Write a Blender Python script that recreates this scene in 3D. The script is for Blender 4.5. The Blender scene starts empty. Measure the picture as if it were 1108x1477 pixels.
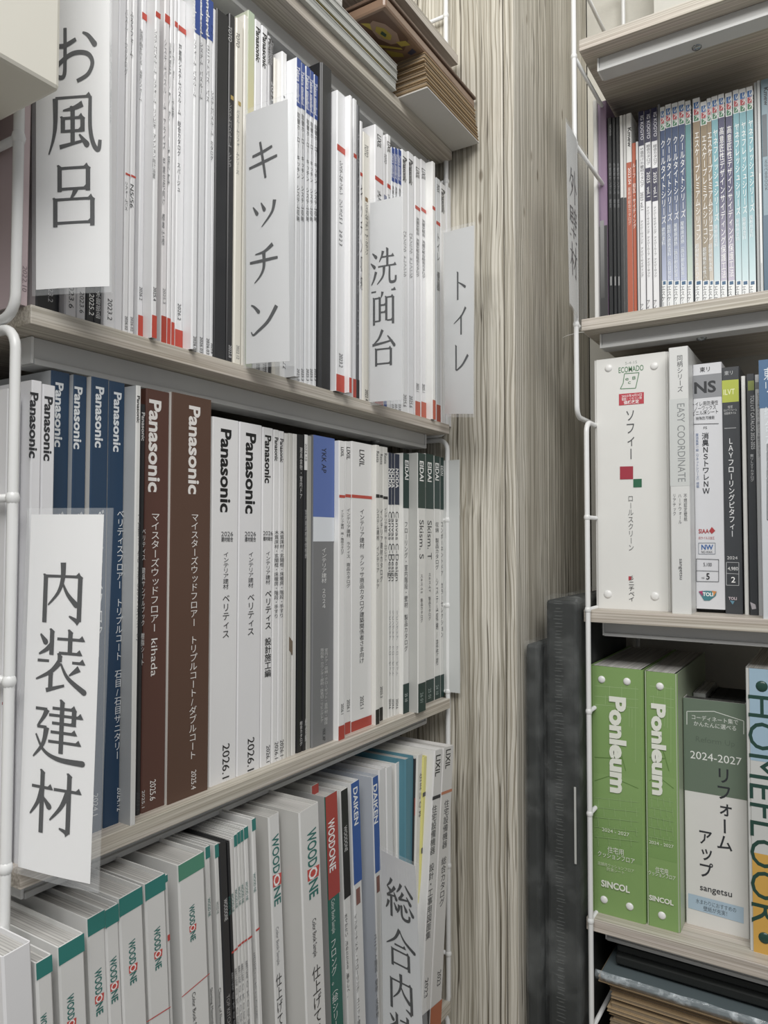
import bpy, bmesh, math, random
from mathutils import Vector, Matrix
random.seed(7)
SC = bpy.context.scene
COL = SC.collection
# ------------------------------------------------------------------ camera
F, YAW, PIT, ROL = 1066.94, 0.55967, 0.03627, 0.00119
CAM = Vector((0.42135, -0.11664, -0.0549))
FW = Vector((-math.sin(YAW)*math.cos(PIT), math.cos(YAW)*math.cos(PIT), math.sin(PIT)))
R0_ = FW.cross(Vector((0, 0, 1))).normalized(); U0_ = R0_.cross(FW)
RT = math.cos(ROL)*R0_ + math.sin(ROL)*U0_
UP = -math.sin(ROL)*R0_ + math.cos(ROL)*U0_
cd = bpy.data.cameras.new('camera'); cam = bpy.data.objects.new('camera', cd); COL.objects.link(cam)
cd.sensor_width = 36.0; cd.lens = 36.0*F/1477.0; cd.clip_start = 0.01
cam.matrix_world = Matrix(((RT.x, UP.x, -FW.x, CAM.x), (RT.y, UP.y, -FW.y, CAM.y), (RT.z, UP.z, -FW.z, CAM.z), (0, 0, 0, 1)))
SC.camera = cam
# ------------------------------------------------------------------ light
w = bpy.data.worlds.new('room_light'); SC.world = w; w.use_nodes = True
w.node_tree.nodes['Background'].inputs[0].default_value = (0.93, 0.95, 1.0, 1)
w.node_tree.nodes['Background'].inputs[1].default_value = 0.26
def lamp(name, loc, target, sx, sy, power, col=(1, 0.985, 0.955)):
    l = bpy.data.lights.new(name, 'AREA'); l.shape = 'RECTANGLE'; l.size = sx; l.size_y = sy; l.energy = power; l.color = col
    o = bpy.data.objects.new(name, l); COL.objects.link(o); o.location = loc
    o.rotation_euler = (Vector(target)-Vector(loc)).to_track_quat('-Z', 'Y').to_euler()
    return o
lamp('ceiling_lamp', (0.85, -0.55, 1.25), (0.2, 0.6, -0.2), 1.3, 0.9, 31)
lamp('ceiling_lamp', (0.10, -1.1, 1.15), (0.08, 0.75, 0.3), 0.35, 0.25, 6.5)
SC.view_settings.view_transform = 'Standard'; SC.view_settings.look = 'None'
SC.view_settings.exposure = 0.0; SC.view_settings.gamma = 1.0; SC.view_settings.use_curve_mapping = False
# ------------------------------------------------------------------ helpers
def ray(px, py): return FW + RT*((px-554)/F) + UP*((738.5-py)/F)
def on_x(px, py, X): d = ray(px, py); return CAM + d*((X-CAM.x)/d.x)
def on_y(px, py, Y): d = ray(px, py); return CAM + d*((Y-CAM.y)/d.y)
def s2l(c): return c/12.92 if c <= 0.04045 else ((c+0.055)/1.055)**2.4
def hexc(h):
    h = h.lstrip('#') or '808080'; c = [s2l(int(h[i:i+2], 16)/255) for i in (0, 2, 4)]; l = 0.3*c[0]+0.59*c[1]+0.11*c[2]; return tuple(x*0.87+l*0.13 for x in c)
MATS = {}
def nt(m):
    m.use_nodes = True; return m.node_tree.nodes, m.node_tree.links, m.node_tree.nodes['Principled BSDF']
def plain(name, h, rough=0.5, metal=0.0, spec=0.5, bump=0.0, bscale=300, var=0.03, coat=0.0):
    k = (name, h)
    if k in MATS: return MATS[k]
    m = bpy.data.materials.new(name); N, L, b = nt(m); c = hexc(h)
    tc = N.new('ShaderNodeTexCoord'); no = N.new('ShaderNodeTexNoise'); no.inputs['Scale'].default_value = bscale
    L.new(tc.outputs['Object'], no.inputs['Vector'])
    mx = N.new('ShaderNodeMix'); mx.data_type = 'RGBA'
    mx.inputs[6].default_value = (*[max(0, x*(1-var)) for x in c], 1); mx.inputs[7].default_value = (*[min(1, x*(1+var)) for x in c], 1)
    L.new(no.outputs['Fac'], mx.inputs[0]); L.new(mx.outputs[2], b.inputs['Base Color'])
    b.inputs['Roughness'].default_value = rough; b.inputs['Metallic'].default_value = metal
    b.inputs['Specular IOR Level'].default_value = spec; b.inputs['Coat Weight'].default_value = coat; b.inputs['Coat Roughness'].default_value = 0.08
    if bump:
        bp = N.new('ShaderNodeBump'); bp.inputs['Strength'].default_value = bump; bp.inputs['Distance'].default_value = 0.001
        L.new(no.outputs['Fac'], bp.inputs['Height']); L.new(bp.outputs[0], b.inputs['Normal'])
    MATS[k] = m; return m
def cover_mat(h, gloss=0.38): return plain('printed_card', h, gloss, bscale=40, var=0.02)
def paper_edges(h, axis):
    k = ('edges', h, axis)
    if k in MATS: return MATS[k]
    m = bpy.data.materials.new('page_edges'); N, L, b = nt(m); c = hexc(h)
    tc = N.new('ShaderNodeTexCoord'); mp = N.new('ShaderNodeMapping')
    sc = [6, 6, 6]; sc[axis] = 900; mp.inputs['Scale'].default_value = sc
    no = N.new('ShaderNodeTexNoise'); no.inputs['Scale'].default_value = 1.0; no.inputs['Detail'].default_value = 3
    L.new(tc.outputs['Object'], mp.inputs[0]); L.new(mp.outputs[0], no.inputs['Vector'])
    r = N.new('ShaderNodeValToRGB'); r.color_ramp.elements[0].position = 0.35; r.color_ramp.elements[1].position = 0.6
    r.color_ramp.elements[0].color = (*[x*0.55 for x in c], 1); r.color_ramp.elements[1].color = (*c, 1)
    L.new(no.outputs['Fac'], r.inputs[0]); L.new(r.outputs[0], b.inputs['Base Color']); b.inputs['Roughness'].default_value = 0.8
    MATS[k] = m; return m
def laminate(name, axis, light='#d3cbbf', dark='#aca293', stretch=1.0):
    k = (name, axis)
    if k in MATS: return MATS[k]
    m = bpy.data.materials.new(name); N, L, b = nt(m)
    tc = N.new('ShaderNodeTexCoord'); mp = N.new('ShaderNodeMapping')
    sc = [620, 620, 620]; sc[axis] = 5; mp.inputs['Scale'].default_value = sc
    no = N.new('ShaderNodeTexNoise'); no.inputs['Scale'].default_value = 1.0; no.inputs['Detail'].default_value = 4; no.inputs['Distortion'].default_value = 0.05
    L.new(tc.outputs['Object'], mp.inputs[0]); L.new(mp.outputs[0], no.inputs['Vector'])
    r = N.new('ShaderNodeValToRGB'); r.color_ramp.elements[0].position = 0.36; r.color_ramp.elements[1].position = 0.62
    r.color_ramp.elements[0].color = (*hexc(dark), 1); r.color_ramp.elements[1].color = (*hexc(light), 1)
    mp2 = N.new('ShaderNodeMapping'); s2 = [60, 60, 60]; s2[axis] = 5; mp2.inputs['Scale'].default_value = s2
    n2 = N.new('ShaderNodeTexNoise'); n2.inputs['Scale'].default_value = 1.0
    L.new(tc.outputs['Object'], mp2.inputs[0]); L.new(mp2.outputs[0], n2.inputs['Vector'])
    mx = N.new('ShaderNodeMix'); mx.data_type = 'RGBA'; mx.blend_type = 'MULTIPLY'; mx.inputs[0].default_value = 0.35
    L.new(no.outputs['Fac'], r.inputs[0]); L.new(r.outputs[0], mx.inputs[6]); L.new(n2.outputs['Color'], mx.inputs[7])
    g = N.new('ShaderNodeMix'); g.data_type = 'RGBA'; g.inputs[0].default_value = 0.3
    L.new(r.outputs[0], g.inputs[6]); L.new(mx.outputs[2], g.inputs[7]); L.new(g.outputs[2], b.inputs['Base Color'])
    b.inputs['Roughness'].default_value = 0.5
    bp = N.new('ShaderNodeBump'); bp.inputs['Strength'].default_value = 0.25; bp.inputs['Distance'].default_value = 0.0006
    L.new(no.outputs['Fac'], bp.inputs['Height']); L.new(bp.outputs[0], b.inputs['Normal'])
    MATS[k] = m; return m
def plank_mat():
    k = 'plank'
    if k in MATS: return MATS[k]
    m = bpy.data.materials.new('weathered_plank'); N, L, b = nt(m)
    tc = N.new('ShaderNodeTexCoord'); oi = N.new('ShaderNodeObjectInfo')
    ad = N.new('ShaderNodeVectorMath'); ad.operation = 'ADD'
    sc_ = N.new('ShaderNodeVectorMath'); sc_.operation = 'SCALE'; sc_.inputs['Scale'].default_value = 3.0
    cmb = N.new('ShaderNodeCombineXYZ')
    for i in range(3): L.new(oi.outputs['Random'], cmb.inputs[i])
    L.new(cmb.outputs[0], sc_.inputs[0]); L.new(tc.outputs['Object'], ad.inputs[0]); L.new(sc_.outputs[0], ad.inputs[1])
    # slow warp so that the grain wanders
    wn = N.new('ShaderNodeTexNoise'); wn.inputs['Scale'].default_value = 5; L.new(ad.outputs[0], wn.inputs['Vector'])
    ws = N.new('ShaderNodeVectorMath'); ws.operation = 'SCALE'; ws.inputs['Scale'].default_value = 0.010
    L.new(wn.outputs['Color'], ws.inputs[0])
    a2 = N.new('ShaderNodeVectorMath'); a2.operation = 'ADD'; L.new(ad.outputs[0], a2.inputs[0]); L.new(ws.outputs[0], a2.inputs[1])
    def grain(sx, sz, detail, dist=0.0):
        mp = N.new('ShaderNodeMapping'); mp.inputs['Scale'].default_value = (sx, sx, sz)
        n = N.new('ShaderNodeTexNoise'); n.inputs['Scale'].default_value = 1.0; n.inputs['Detail'].default_value = detail; n.inputs['Distortion'].default_value = dist
        L.new(a2.outputs[0], mp.inputs[0]); L.new(mp.outputs[0], n.inputs['Vector']); return n.outputs['Fac']
    fine = grain(900, 3.5, 2); mid = grain(230, 1.1, 3); broad = grain(26, 0.9, 2); crack = grain(260, 3.2, 2)
    def ramp(src, p0, c0, p1, c1):
        r = N.new('ShaderNodeValToRGB'); r.color_ramp.elements[0].position = p0; r.color_ramp.elements[1].position = p1
        r.color_ramp.elements[0].color = (*c0, 1); r.color_ramp.elements[1].color = (*c1, 1); L.new(src, r.inputs[0]); return r.outputs[0]
    def mix(a, bb, f, mode='MULTIPLY'):
        x = N.new('ShaderNodeMix'); x.data_type = 'RGBA'; x.blend_type = mode; x.inputs[0].default_value = f
        L.new(a, x.inputs[6]); L.new(bb, x.inputs[7]); return x.outputs[2]
    c = ramp(mid, 0.36, hexc('#aea899'), 0.55, hexc('#dfdacd'))
    sx = N.new('ShaderNodeSeparateXYZ'); L.new(a2.outputs[0], sx.inputs[0])
    def mth(op, a, b_=None):
        q = N.new('ShaderNodeMath'); q.operation = op
        for i_, v_ in enumerate((a, b_)):
            if v_ is None: continue
            if isinstance(v_, (int, float)): q.inputs[i_].default_value = v_
            else: L.new(v_, q.inputs[i_])
        return q.outputs[0]
    ph = mth('ADD', mth('MULTIPLY', mth('ADD', sx.outputs[0], sx.outputs[1]), 1150.0), mth('MULTIPLY', grain(30, 3.2, 3), 26.0))
    ridge = mth('MULTIPLY', mth('ADD', mth('SINE', ph), 1.0), 0.5)
    fade = grain(60, 2.5, 2)
    c = mix(c, ramp(mth('ADD', ridge, mth('MULTIPLY', fade, 0.7)), 0.36, (0.5, 0.465, 0.40), 0.62, (1, 1, 1)), 0.72)
    c = mix(c, ramp(fine, 0.38, (0.72, 0.71, 0.68), 0.52, (1, 1, 1)), 0.6)
    c = mix(c, ramp(broad, 0.38, (0.78, 0.765, 0.73), 0.6, (1, 1, 1)), 0.7)
    # cracks only come in patches
    c = mix(c, ramp(crack, 0.31, (0.16, 0.14, 0.11), 0.36, (1, 1, 1)), 0.85)
    mpk = N.new('ShaderNodeMapping'); mpk.inputs['Scale'].default_value = (19, 19, 7); L.new(ad.outputs[0], mpk.inputs[0])
    vo = N.new('ShaderNodeTexVoronoi'); vo.inputs['Scale'].default_value = 1; vo.inputs['Randomness'].default_value = 1; L.new(mpk.outputs[0], vo.inputs['Vector'])
    c = mix(c, ramp(vo.outputs['Distance'], 0.035, (0.35, 0.3, 0.24), 0.07, (1, 1, 1)), 0.75)
    L.new(c, b.inputs['Base Color']); b.inputs['Roughness'].default_value = 0.62
    bp = N.new('ShaderNodeBump'); bp.inputs['Strength'].default_value = 0.55; bp.inputs['Distance'].default_value = 0.0015
    bw = N.new('ShaderNodeRGBToBW'); L.new(c, bw.inputs[0]); L.new(bw.outputs[0], bp.inputs['Height']); L.new(bp.outputs[0], b.inputs['Normal'])
    MATS[k] = m; return m
def ink_mat():
    if 'ink' in MATS: return MATS['ink']
    m = bpy.data.materials.new('printing_ink'); N, L, b = nt(m)
    a = N.new('ShaderNodeAttribute'); a.attribute_name = 'Col'; L.new(a.outputs['Color'], b.inputs['Base Color'])
    b.inputs['Roughness'].default_value = 0.36; MATS['ink'] = m; return m
def film_mat(name='clear_film', alpha=0.16, col=(0.9, 0.93, 0.93), rough=0.12, bump=0.0, bscale=40):
    k = (name, alpha)
    if k in MATS: return MATS[k]
    m = bpy.data.materials.new(name); N, L, b = nt(m)
    b.inputs['Base Color'].default_value = (*col, 1); b.inputs['Roughness'].default_value = rough; b.inputs['Alpha'].default_value = alpha
    b.inputs['Specular IOR Level'].default_value = 0.8
    if bump:
        tc = N.new('ShaderNodeTexCoord'); no = N.new('ShaderNodeTexNoise'); no.inputs['Scale'].default_value = bscale; no.inputs['Detail'].default_value = 5
        L.new(tc.outputs['Object'], no.inputs['Vector'])
        bp = N.new('ShaderNodeBump'); bp.inputs['Strength'].default_value = bump; bp.inputs['Distance'].default_value = 0.01
        L.new(no.outputs['Fac'], bp.inputs['Height']); L.new(bp.outputs[0], b.inputs['Normal'])
        # glossy folds catch light more than flat film
        r = N.new('ShaderNodeValToRGB'); r.color_ramp.elements[0].position = 0.45; r.color_ramp.elements[1].position = 0.75
        r.color_ramp.elements[0].color = (alpha*0.5,)*3+(1,); r.color_ramp.elements[1].color = (alpha*2,)*3+(1,)
        L.new(no.outputs['Fac'], r.inputs[0]); L.new(r.outputs[0], b.inputs['Alpha'])
    MATS[k] = m; return m
METAL = plain('white_coated_metal', '#e6e7e6', 0.3, bscale=90, var=0.02)
RAIL = plain('grey_white_coated_metal', '#c9cac9', 0.38, bscale=90, var=0.02)

def link(name, me, mat=None, parent=None):
    o = bpy.data.objects.new(name, me); COL.objects.link(o)
    if mat is not None and not me.materials: me.materials.append(mat)
    if parent is not None: o.parent = parent
    return o
def mesh(name, V, Fc, mat=None, parent=None, smooth=False):
    me = bpy.data.meshes.new(name); me.from_pydata([tuple(v) for v in V], [], Fc); me.update()
    if smooth:
        for p in me.polygons: p.use_smooth = True
    return link(name, me, mat, parent)
def empty(name, loc=(0, 0, 0), rot=(0, 0, 0)):
    o = bpy.data.objects.new(name, None); o.empty_display_size = 0.02; COL.objects.link(o); o.location = loc; o.rotation_euler = rot; return o
def tag(o, label=None, cat=None, group=None, kind=None):
    if label: o['label'] = label
    if cat: o['category'] = cat
    if group: o['group'] = group
    if kind: o['kind'] = kind
    return o
def box_vf(x0, x1, y0, y1, z0, z1, n=0):
    V = [(x, y, z) for z in (z0, z1) for x, y in ((x0, y0), (x1, y0), (x1, y1), (x0, y1))]
    Fc = [(0, 3, 2, 1), (4, 5, 6, 7), (0, 1, 5, 4), (1, 2, 6, 5), (2, 3, 7, 6), (3, 0, 4, 7)]
    return V, [tuple(i+n for i in f) for f in Fc]
def boxes(name, bl, mat, parent=None, bevel=0.0):
    V, Fc = [], []
    for bx in bl:
        v, f = box_vf(*bx, n=len(V)); V += v; Fc += f
    me = bpy.data.meshes.new(name)
    me.from_pydata(V, [], Fc)
    if bevel:
        bm = bmesh.new(); bm.from_mesh(me); bmesh.ops.bevel(bm, geom=list(bm.edges), offset=bevel, segments=2, affect='EDGES', profile=0.5); bm.to_mesh(me); bm.free()
    me.update(); return link(name, me, mat, parent)
def prism(poly, z0, z1, n=0):
    k = len(poly); V = [(x, y, z0) for x, y in poly]+[(x, y, z1) for x, y in poly]
    Fc = [tuple(reversed(range(k))), tuple(range(k, 2*k))]+[(i, (i+1) % k, (i+1) % k+k, i+k) for i in range(k)]
    return V, [tuple(i+n for i in f) for f in Fc]
def tube(path, r, closed=False, seg=10):
    P = [Vector(p) for p in path]; n = len(P); V, Fc = [], []
    up = None
    for i, p in enumerate(P):
        if closed: t = (P[(i+1) % n]-P[i-1]).normalized()
        else: t = (P[min(i+1, n-1)]-P[max(i-1, 0)]).normalized()
        if up is None: up = Vector((0, 1, 0)) if abs(t.y) < 0.9 else Vector((1, 0, 0))
        a = up-t*up.dot(t); a.normalize(); up = a; bb = t.cross(a)
        for j in range(seg):
            th = 2*math.pi*j/seg; V.append(p+(a*math.cos(th)+bb*math.sin(th))*r)
    m = n if closed else n-1
    for i in range(m):
        for j in range(seg):
            a0 = i*seg+j; a1 = i*seg+(j+1) % seg; b0 = ((i+1) % n)*seg+j; b1 = ((i+1) % n)*seg+(j+1) % seg
            Fc.append((a0, a1, b1, b0))
    if not closed: Fc.append(tuple(reversed(range(seg)))); Fc.append(tuple(range((n-1)*seg, n*seg)))
    return V, Fc
def dome(cx, r, h, seg=14, rings=4):   # dome pointing +x, centred at origin
    V, Fc = [], []
    for i in range(rings):
        th = math.pi/2*i/rings
        for j in range(seg):
            ph = 2*math.pi*j/seg; V.append((cx+h*math.sin(th), r*math.cos(th)*math.cos(ph), r*math.cos(th)*math.sin(ph)))
    V.append((cx+h, 0, 0))
    for i in range(rings-1):
        for j in range(seg): Fc.append((i*seg+j, i*seg+(j+1) % seg, (i+1)*seg+(j+1) % seg, (i+1)*seg+j))
    for j in range(seg): Fc.append(((rings-1)*seg+j, (rings-1)*seg+(j+1) % seg, len(V)-1))
    return V, Fc
# ---------------------------------------------------------------- glyphs
GC = {}
def glyph(s, off=0.0):
    k = (s, off)
    if k in GC: return GC[k]
    c = bpy.data.curves.new('glyph', 'FONT'); c.body = s; c.size = 1; c.offset = off; c.resolution_u = 3 if len(s) > 1 else 2
    o = bpy.data.objects.new('glyph', c); COL.objects.link(o)
    bpy.context.view_layer.update()
    e = o.evaluated_get(bpy.context.evaluated_depsgraph_get()); m = e.to_mesh()
    V = [(v.co.x, v.co.y) for v in m.vertices]; Fc = [tuple(p.vertices) for p in m.polygons]
    e.to_mesh_clear(); bpy.data.objects.remove(o); bpy.data.curves.remove(c)
    GC[k] = (V, Fc); return GC[k]
ROTATE = set('ー―〜()（）~-–[]〔〕…《》')
# ---------------------------------------------------------------- print builder: flat printing on a plane (u along, v up)
class Ink:
    def __init__(self, tl, outward=1):
        self.all = []; self.G = {}; self.cur = None; self.tl = tl; self.k = 0; self.bands = []   # tl(px,py)->(u,v)
    def open(self, name):
        self.cur = (name, [], [], []); self.all.append(self.cur); self.G[name] = self.cur
    def add(self, P, Fc, col, cols=None):
        _, sV, sF, sC = self.cur; n = len(sV); off = 0.00012+0.00003*self.k
        for i, (u, v) in enumerate(P):
            sV.append((off, u, v)); sC.append((*(cols[i] if cols else col), 1))
        sF += [tuple(i+n for i in f) for f in Fc]
    def band(self, pts, cols):
        self.k += 1; off = 0.00012+0.00003*self.k
        self.bands.append(([(off, u, v) for u, v in pts], cols))
    def poly(self, pts, col, cols=None): self.k += 1; self.add(pts, [tuple(range(len(pts)))], col, cols)
    def line(self, pts, w, col):
        self.k += 1
        for a, b in zip(pts, pts[1:]):
            d = Vector((b[0]-a[0], b[1]-a[1]));
            if d.length < 1e-7: continue
            d.normalize(); n = Vector((-d.y, d.x))*w/2
            self.add([(a[0]+n.x, a[1]+n.y), (a[0]-n.x, a[1]-n.y), (b[0]-n.x, b[1]-n.y), (b[0]+n.x, b[1]+n.y)], [(0, 1, 2, 3)], col)
    def rot(self, s, uc, z0, z1, w, col, off=0.0):
        V, Fc = glyph(s, off); self.k += 1
        if not V: return
        x0 = min(v[0] for v in V); x1 = max(v[0] for v in V); ym = 0.345; sx = (z0-z1)/(x1-x0); sy = w/0.70
        self.add([(uc+(y-ym)*sy, z0-(x-x0)*sx) for x, y in V], Fc, col)
    def hor(self, s, u0, u1, zc, h, col, off=0.0):
        V, Fc = glyph(s, off); self.k += 1
        if not V: return
        x0 = min(v[0] for v in V); x1 = max(v[0] for v in V); sx = (u1-u0)/(x1-x0); cjk = any(ord(c) > 0x2000 for c in s)
        sy = h/(0.9 if cjk else 0.70); ym = 0.36
        self.add([(u0+(x-x0)*sx, zc+(y-ym)*sy) for x, y in V], Fc, col)
    def ver(self, s, uc, z0, z1, w, col, off=0.0):
        if not s.strip(): return
        self.k += 1; n = len(s); p = (z0-z1)/n
        for i, ch in enumerate(s):
            if ch in ' 　': continue
            V, Fc = glyph(ch, off); zc = z0-(i+0.5)*p
            if ch in ROTATE or ord(ch) < 0x250 and ch not in '/':
                ax = (min(v[0] for v in V)+max(v[0] for v in V))/2 if ord(ch) < 0x250 else 0.5
                self.add([(uc+(y-0.36)*w, zc-(x-ax)*p*(1.35 if ord(ch) < 0x250 else 1)) for x, y in V], Fc, col)
            else:
                ax = 0.5 if ord(ch) > 0x250 else 0.25
                dx, dy = (0.08, 0.06) if ch in 'ッャュョィァゥェォっゃゅょぃ' else (0, 0)
                self.add([(uc+(x-ax+dx)*w, zc+(y-0.36+dy)*p*1.02) for x, y in V], Fc, col)
    def build(self, name, parent):
        for P, cols in self.bands:
            me = bpy.data.meshes.new('colour_band'); me.from_pydata(P, [], [(0, 1, 2, 3)])
            at = me.color_attributes.new('Col', 'FLOAT_COLOR', 'POINT')
            for i, c in enumerate(cols): at.data[i].color = (*c, 1)
            me.update(); link('colour_band', me, ink_mat(), parent)
        for nm, V, Fc, Cc in self.all:
            if not V: continue
            me = bpy.data.meshes.new(nm); me.from_pydata(V, [], Fc)
            at = me.color_attributes.new('Col', 'FLOAT_COLOR', 'POINT')
            for i, c in enumerate(Cc): at.data[i].color = c
            me.update(); o = link(nm, me, ink_mat(), parent)
            if nm == 'printed_lines': o['kind'] = 'stuff'
W_, K_ = '#f4f4f2', '#17181a'
G_ = '#3c3e42'
def run_prints(ink, prints, width, xc, wide=None):
    """prints are given where they are read on the spine: tl maps photo px to the spine's own u,v"""
    tl = ink.tl
    for it in prints:
        k = it[0]; nm = {'R': 'lettering', 'V': 'lettering', 'H': 'lettering', 'W': 'word_mark', 'L': 'printed_lines', 'Q': 'printed_shape'}.get(k)
        if nm and (nm != 'printed_lines' or nm not in ink.G): ink.open(nm)
        elif nm: ink.cur = ink.G[nm]
        if k == 'B':          # band across the spine: y0,y1,col[,col2,f0,f1]
            _, y0, y1, c = it[:4]; c2 = it[4] if len(it) > 4 and it[4] else c; f0 = it[5] if len(it) > 5 else 0; f1 = it[6] if len(it) > 6 else 1
            e = getattr(ink, 'edge', 0)/width; f0 = max(f0, e); f1 = min(f1, 1-e)
            v0 = tl(xc, y0)[1]; v1 = tl(xc, y1)[1]; a, b = width*f0, width*f1; ca, cb = hexc(c), hexc(c2)
            v0 = min(v0, ink.top); v1 = max(v1, 0.0)
            ink.band([(a, v1), (b, v1), (b, v0), (a, v0)], [cb, cb, ca, ca])
        elif k in 'RV':       # text,y0,y1,col,wpx[,dx,off]
            _, s, y0, y1, c, wpx = it[:6]; dx = it[6] if len(it) > 6 else 0; off = it[7] if len(it) > 7 else 0
            u, v0 = tl(xc+dx, y0); _, v1 = tl(xc+dx, y1); ym = (y0+y1)/2
            ww = tl(xc+wpx/2, ym)[0]-tl(xc-wpx/2, ym)[0]
            (ink.rot if k == 'R' else ink.ver)(s, tl(xc+dx, ym)[0], v0, v1, abs(ww), hexc(c), off)
        elif k == 'H':        # text,x0,x1,y,hpx,col[,off]
            _, s, x0, x1, y, h, c = it[:7]; off = it[7] if len(it) > 7 else 0; xm = (x0+x1)/2
            ink.hor(s, tl(x0, y)[0], tl(x1, y)[0], tl(xm, y)[1], tl(xm, y-h/2)[1]-tl(xm, y+h/2)[1], hexc(c), off)
        elif k == 'Q': ink.poly([tl(*p) for p in it[1]][::-1], hexc(it[2]))
        elif k == 'L':
            p = [tl(*q) for q in it[1]]; x, y = it[1][0]; ww = abs(tl(x, y+it[2])[1]-tl(x, y)[1]); ink.line(p, ww, hexc(it[3]))
        elif k == 'W':        # the wood maker's word mark: y0,y1,wpx,colour,block colour
            _, y0, y1, wpx, c, bc = it[:6]; dx = it[6] if len(it) > 6 else 0; d = y1-y0
            u = tl(xc+dx, (y0+y1)/2)[0]; ww = abs(tl(xc+wpx/2, y0)[0]-tl(xc-wpx/2, y0)[0]); f = lambda t: tl(xc+dx, y0+d*t)[1]
            ink.rot('WOOD', u, f(0), f(0.545), ww, hexc(c), 0.02)
            ink.poly([(u-ww*0.62, f(0.72)), (u+ww*0.62, f(0.74)), (u+ww*0.75, f(0.58)), (u-ww*0.62, f(0.55))], hexc(bc))
            ink.rot('O', u, f(0.56), f(0.73), ww*0.95, hexc(W_), 0.02); ink.rot('NE', u, f(0.745), f(1), ww, hexc(c), 0.02)
# ---------------------------------------------------------------- books
class Row:
    def __init__(self, axis, base, zb, back):
        self.axis, self.base, self.zb, self.back, self.s = axis, base, zb, back, -9
    def hit(self, px, py, c): return on_x(px, py, c) if self.axis == 'L' else on_y(px, py, c)
def make_book(row, x0, x1, top, label, color='#e9e9e8', prints=(), lean=0.0, c=None, P=False, ref=None, side=None, pages='#d6d4cf', name='catalog', cat='catalogue', group=None, depth=0.2, inset=0.0015, raise_=0.0, chamfer=0.0008, fixedtop=None, gap=0.0002):
    ref = ref if ref is not None else top+12
    sidx = 1 if row.axis == 'L' else 0
    if c is None:
        c = row.base
        if P and row.s > -5:
            d = ray(x0, ref); s0 = row.s+gap
            c = (CAM+d*((s0-CAM.y)/d.y)).x
    p0 = row.hit(x0, ref, c)
    s0 = p0[sidx]
    zb = row.zb+raise_
    shift = math.tan(lean)*(p0.z-zb)
    s0b = s0+shift
    if s0b < row.s+gap and not lean: s0b = row.s+gap; s0 = s0b
    p1 = row.hit(x1, ref, c); width = max(0.0012, (p1[sidx]-s0)*math.cos(lean))
    pt = row.hit((x0+x1)/2, top, c); h = (pt.z-zb)/math.cos(lean)
    if fixedtop: h = fixedtop
    if not lean: row.s = s0b+width
    loc = (c, s0b, zb) if row.axis == 'L' else (s0b, c, zb)
    rot = Matrix.Rotation(0 if row.axis == 'L' else -math.pi/2, 4, 'Z') @ Matrix.Rotation(lean, 4, 'X')
    o = empty(name, loc, rot.to_euler()); tag(o, label, cat, group)
    M = (Matrix.Translation(loc) @ rot); Mi = M.inverted(); nrm = M.to_3x3() @ Vector((1, 0, 0)); org = Vector(loc)
    dep = min(depth, (c-row.back-0.002) if row.axis == 'L' else (row.back-c-0.002))
    th = min(0.0009, width*0.25); ch = min(chamfer, width*0.2)
    poly = [(-dep, 0), (-ch, 0), (0, ch), (0, width-ch), (-ch, width), (-dep, width), (-dep, width-th), (-th, width-th), (-th, th), (-dep, th)]
    V, Fc = prism(poly, 0, h)
    sm = cover_mat(side) if side else cover_mat(color); me = bpy.data.meshes.new('cover'); me.from_pydata(V, [], Fc); me.materials.append(sm); me.materials.append(cover_mat(color))
    me.update()
    for pg in me.polygons:
        if pg.normal.x > 0.5: pg.material_index = 1
    link('cover', me, None, o)
    if width > 0.0022:
        boxes('page_block', [(-dep+0.002, -th-0.0001, th+0.0001, width-th-0.0001, 0.001, h-inset)], paper_edges(pages, 1), o)
    def tl(px, py):
        d = ray(px, py); t = (org-CAM).dot(nrm)/d.dot(nrm); q = Mi @ (CAM+d*t); return (q.y, q.z)
    ink = Ink(tl); ink.top = h; ink.edge = ch if ch > 0.0019 else 0
    run_prints(ink, prints, width, (x0+x1)/2, None)
    ink.build('spine_lettering', o)
    return o, width, h, tl
ZL = [0.43119, 0.07655, -0.26447]; TB = 0.012; ZL3 = -0.632
XR_, DR, TR = 0.1465, 0.782, 0.0147
ZR = [0.557, 0.2024, -0.1557, -0.5239]
YL, YR = 0.14828, 0.71076
BACKL, BACKR = -0.26, 1.035
FLOOR = -1.25
# ================================================================= structure
fl = boxes('floor', [(-0.34, 1.6, -1.6, 1.3, FLOOR-0.05, FLOOR)], plain('floor_vinyl', '#8d8577', 0.5, bscale=12, var=0.1)); tag(fl, kind='structure')
wl = boxes('wall_left', [(-0.34, BACKL-0.005, -1.6, 1.3, FLOOR, 1.3)], plain('wall_paper', '#c9c6bb', 0.8, bump=0.2, bscale=200)); tag(wl, kind='structure')
wb = boxes('wall_back', [(0.081, 1.6, 1.04, 1.09, FLOOR, 1.3)], plain('wall_paper', '#c9c6bb', 0.8, bump=0.2, bscale=200)); tag(wb, kind='structure')
core = boxes('wall_center', [(-0.264, 0.074, 0.734, 1.3, FLOOR, 1.3)], plain('plank_joint_shadow', '#3a342b', 0.9)); tag(core, kind='structure')
def plank_front(x0, x1): boxes('plank', [(x0+0.0008, x1-0.0008, 0.728, 0.7338, FLOOR+0.002, 1.28)], plank_mat(), core, bevel=0.0009)
def plank_side(y0, y1): boxes('plank', [(0.0742, 0.080, y0+0.0008, y1-0.0008, FLOOR+0.002, 1.28)], plank_mat(), core, bevel=0.0009)
for a, b in ((-0.262, -0.179), (-0.179, -0.056), (-0.056, 0.067)): plank_front(a, b)
boxes('corner_trim', [(0.0678, 0.0812, 0.7268, 0.7350, FLOOR+0.002, 1.28)], plank_mat(), core, bevel=0.0012)
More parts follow.
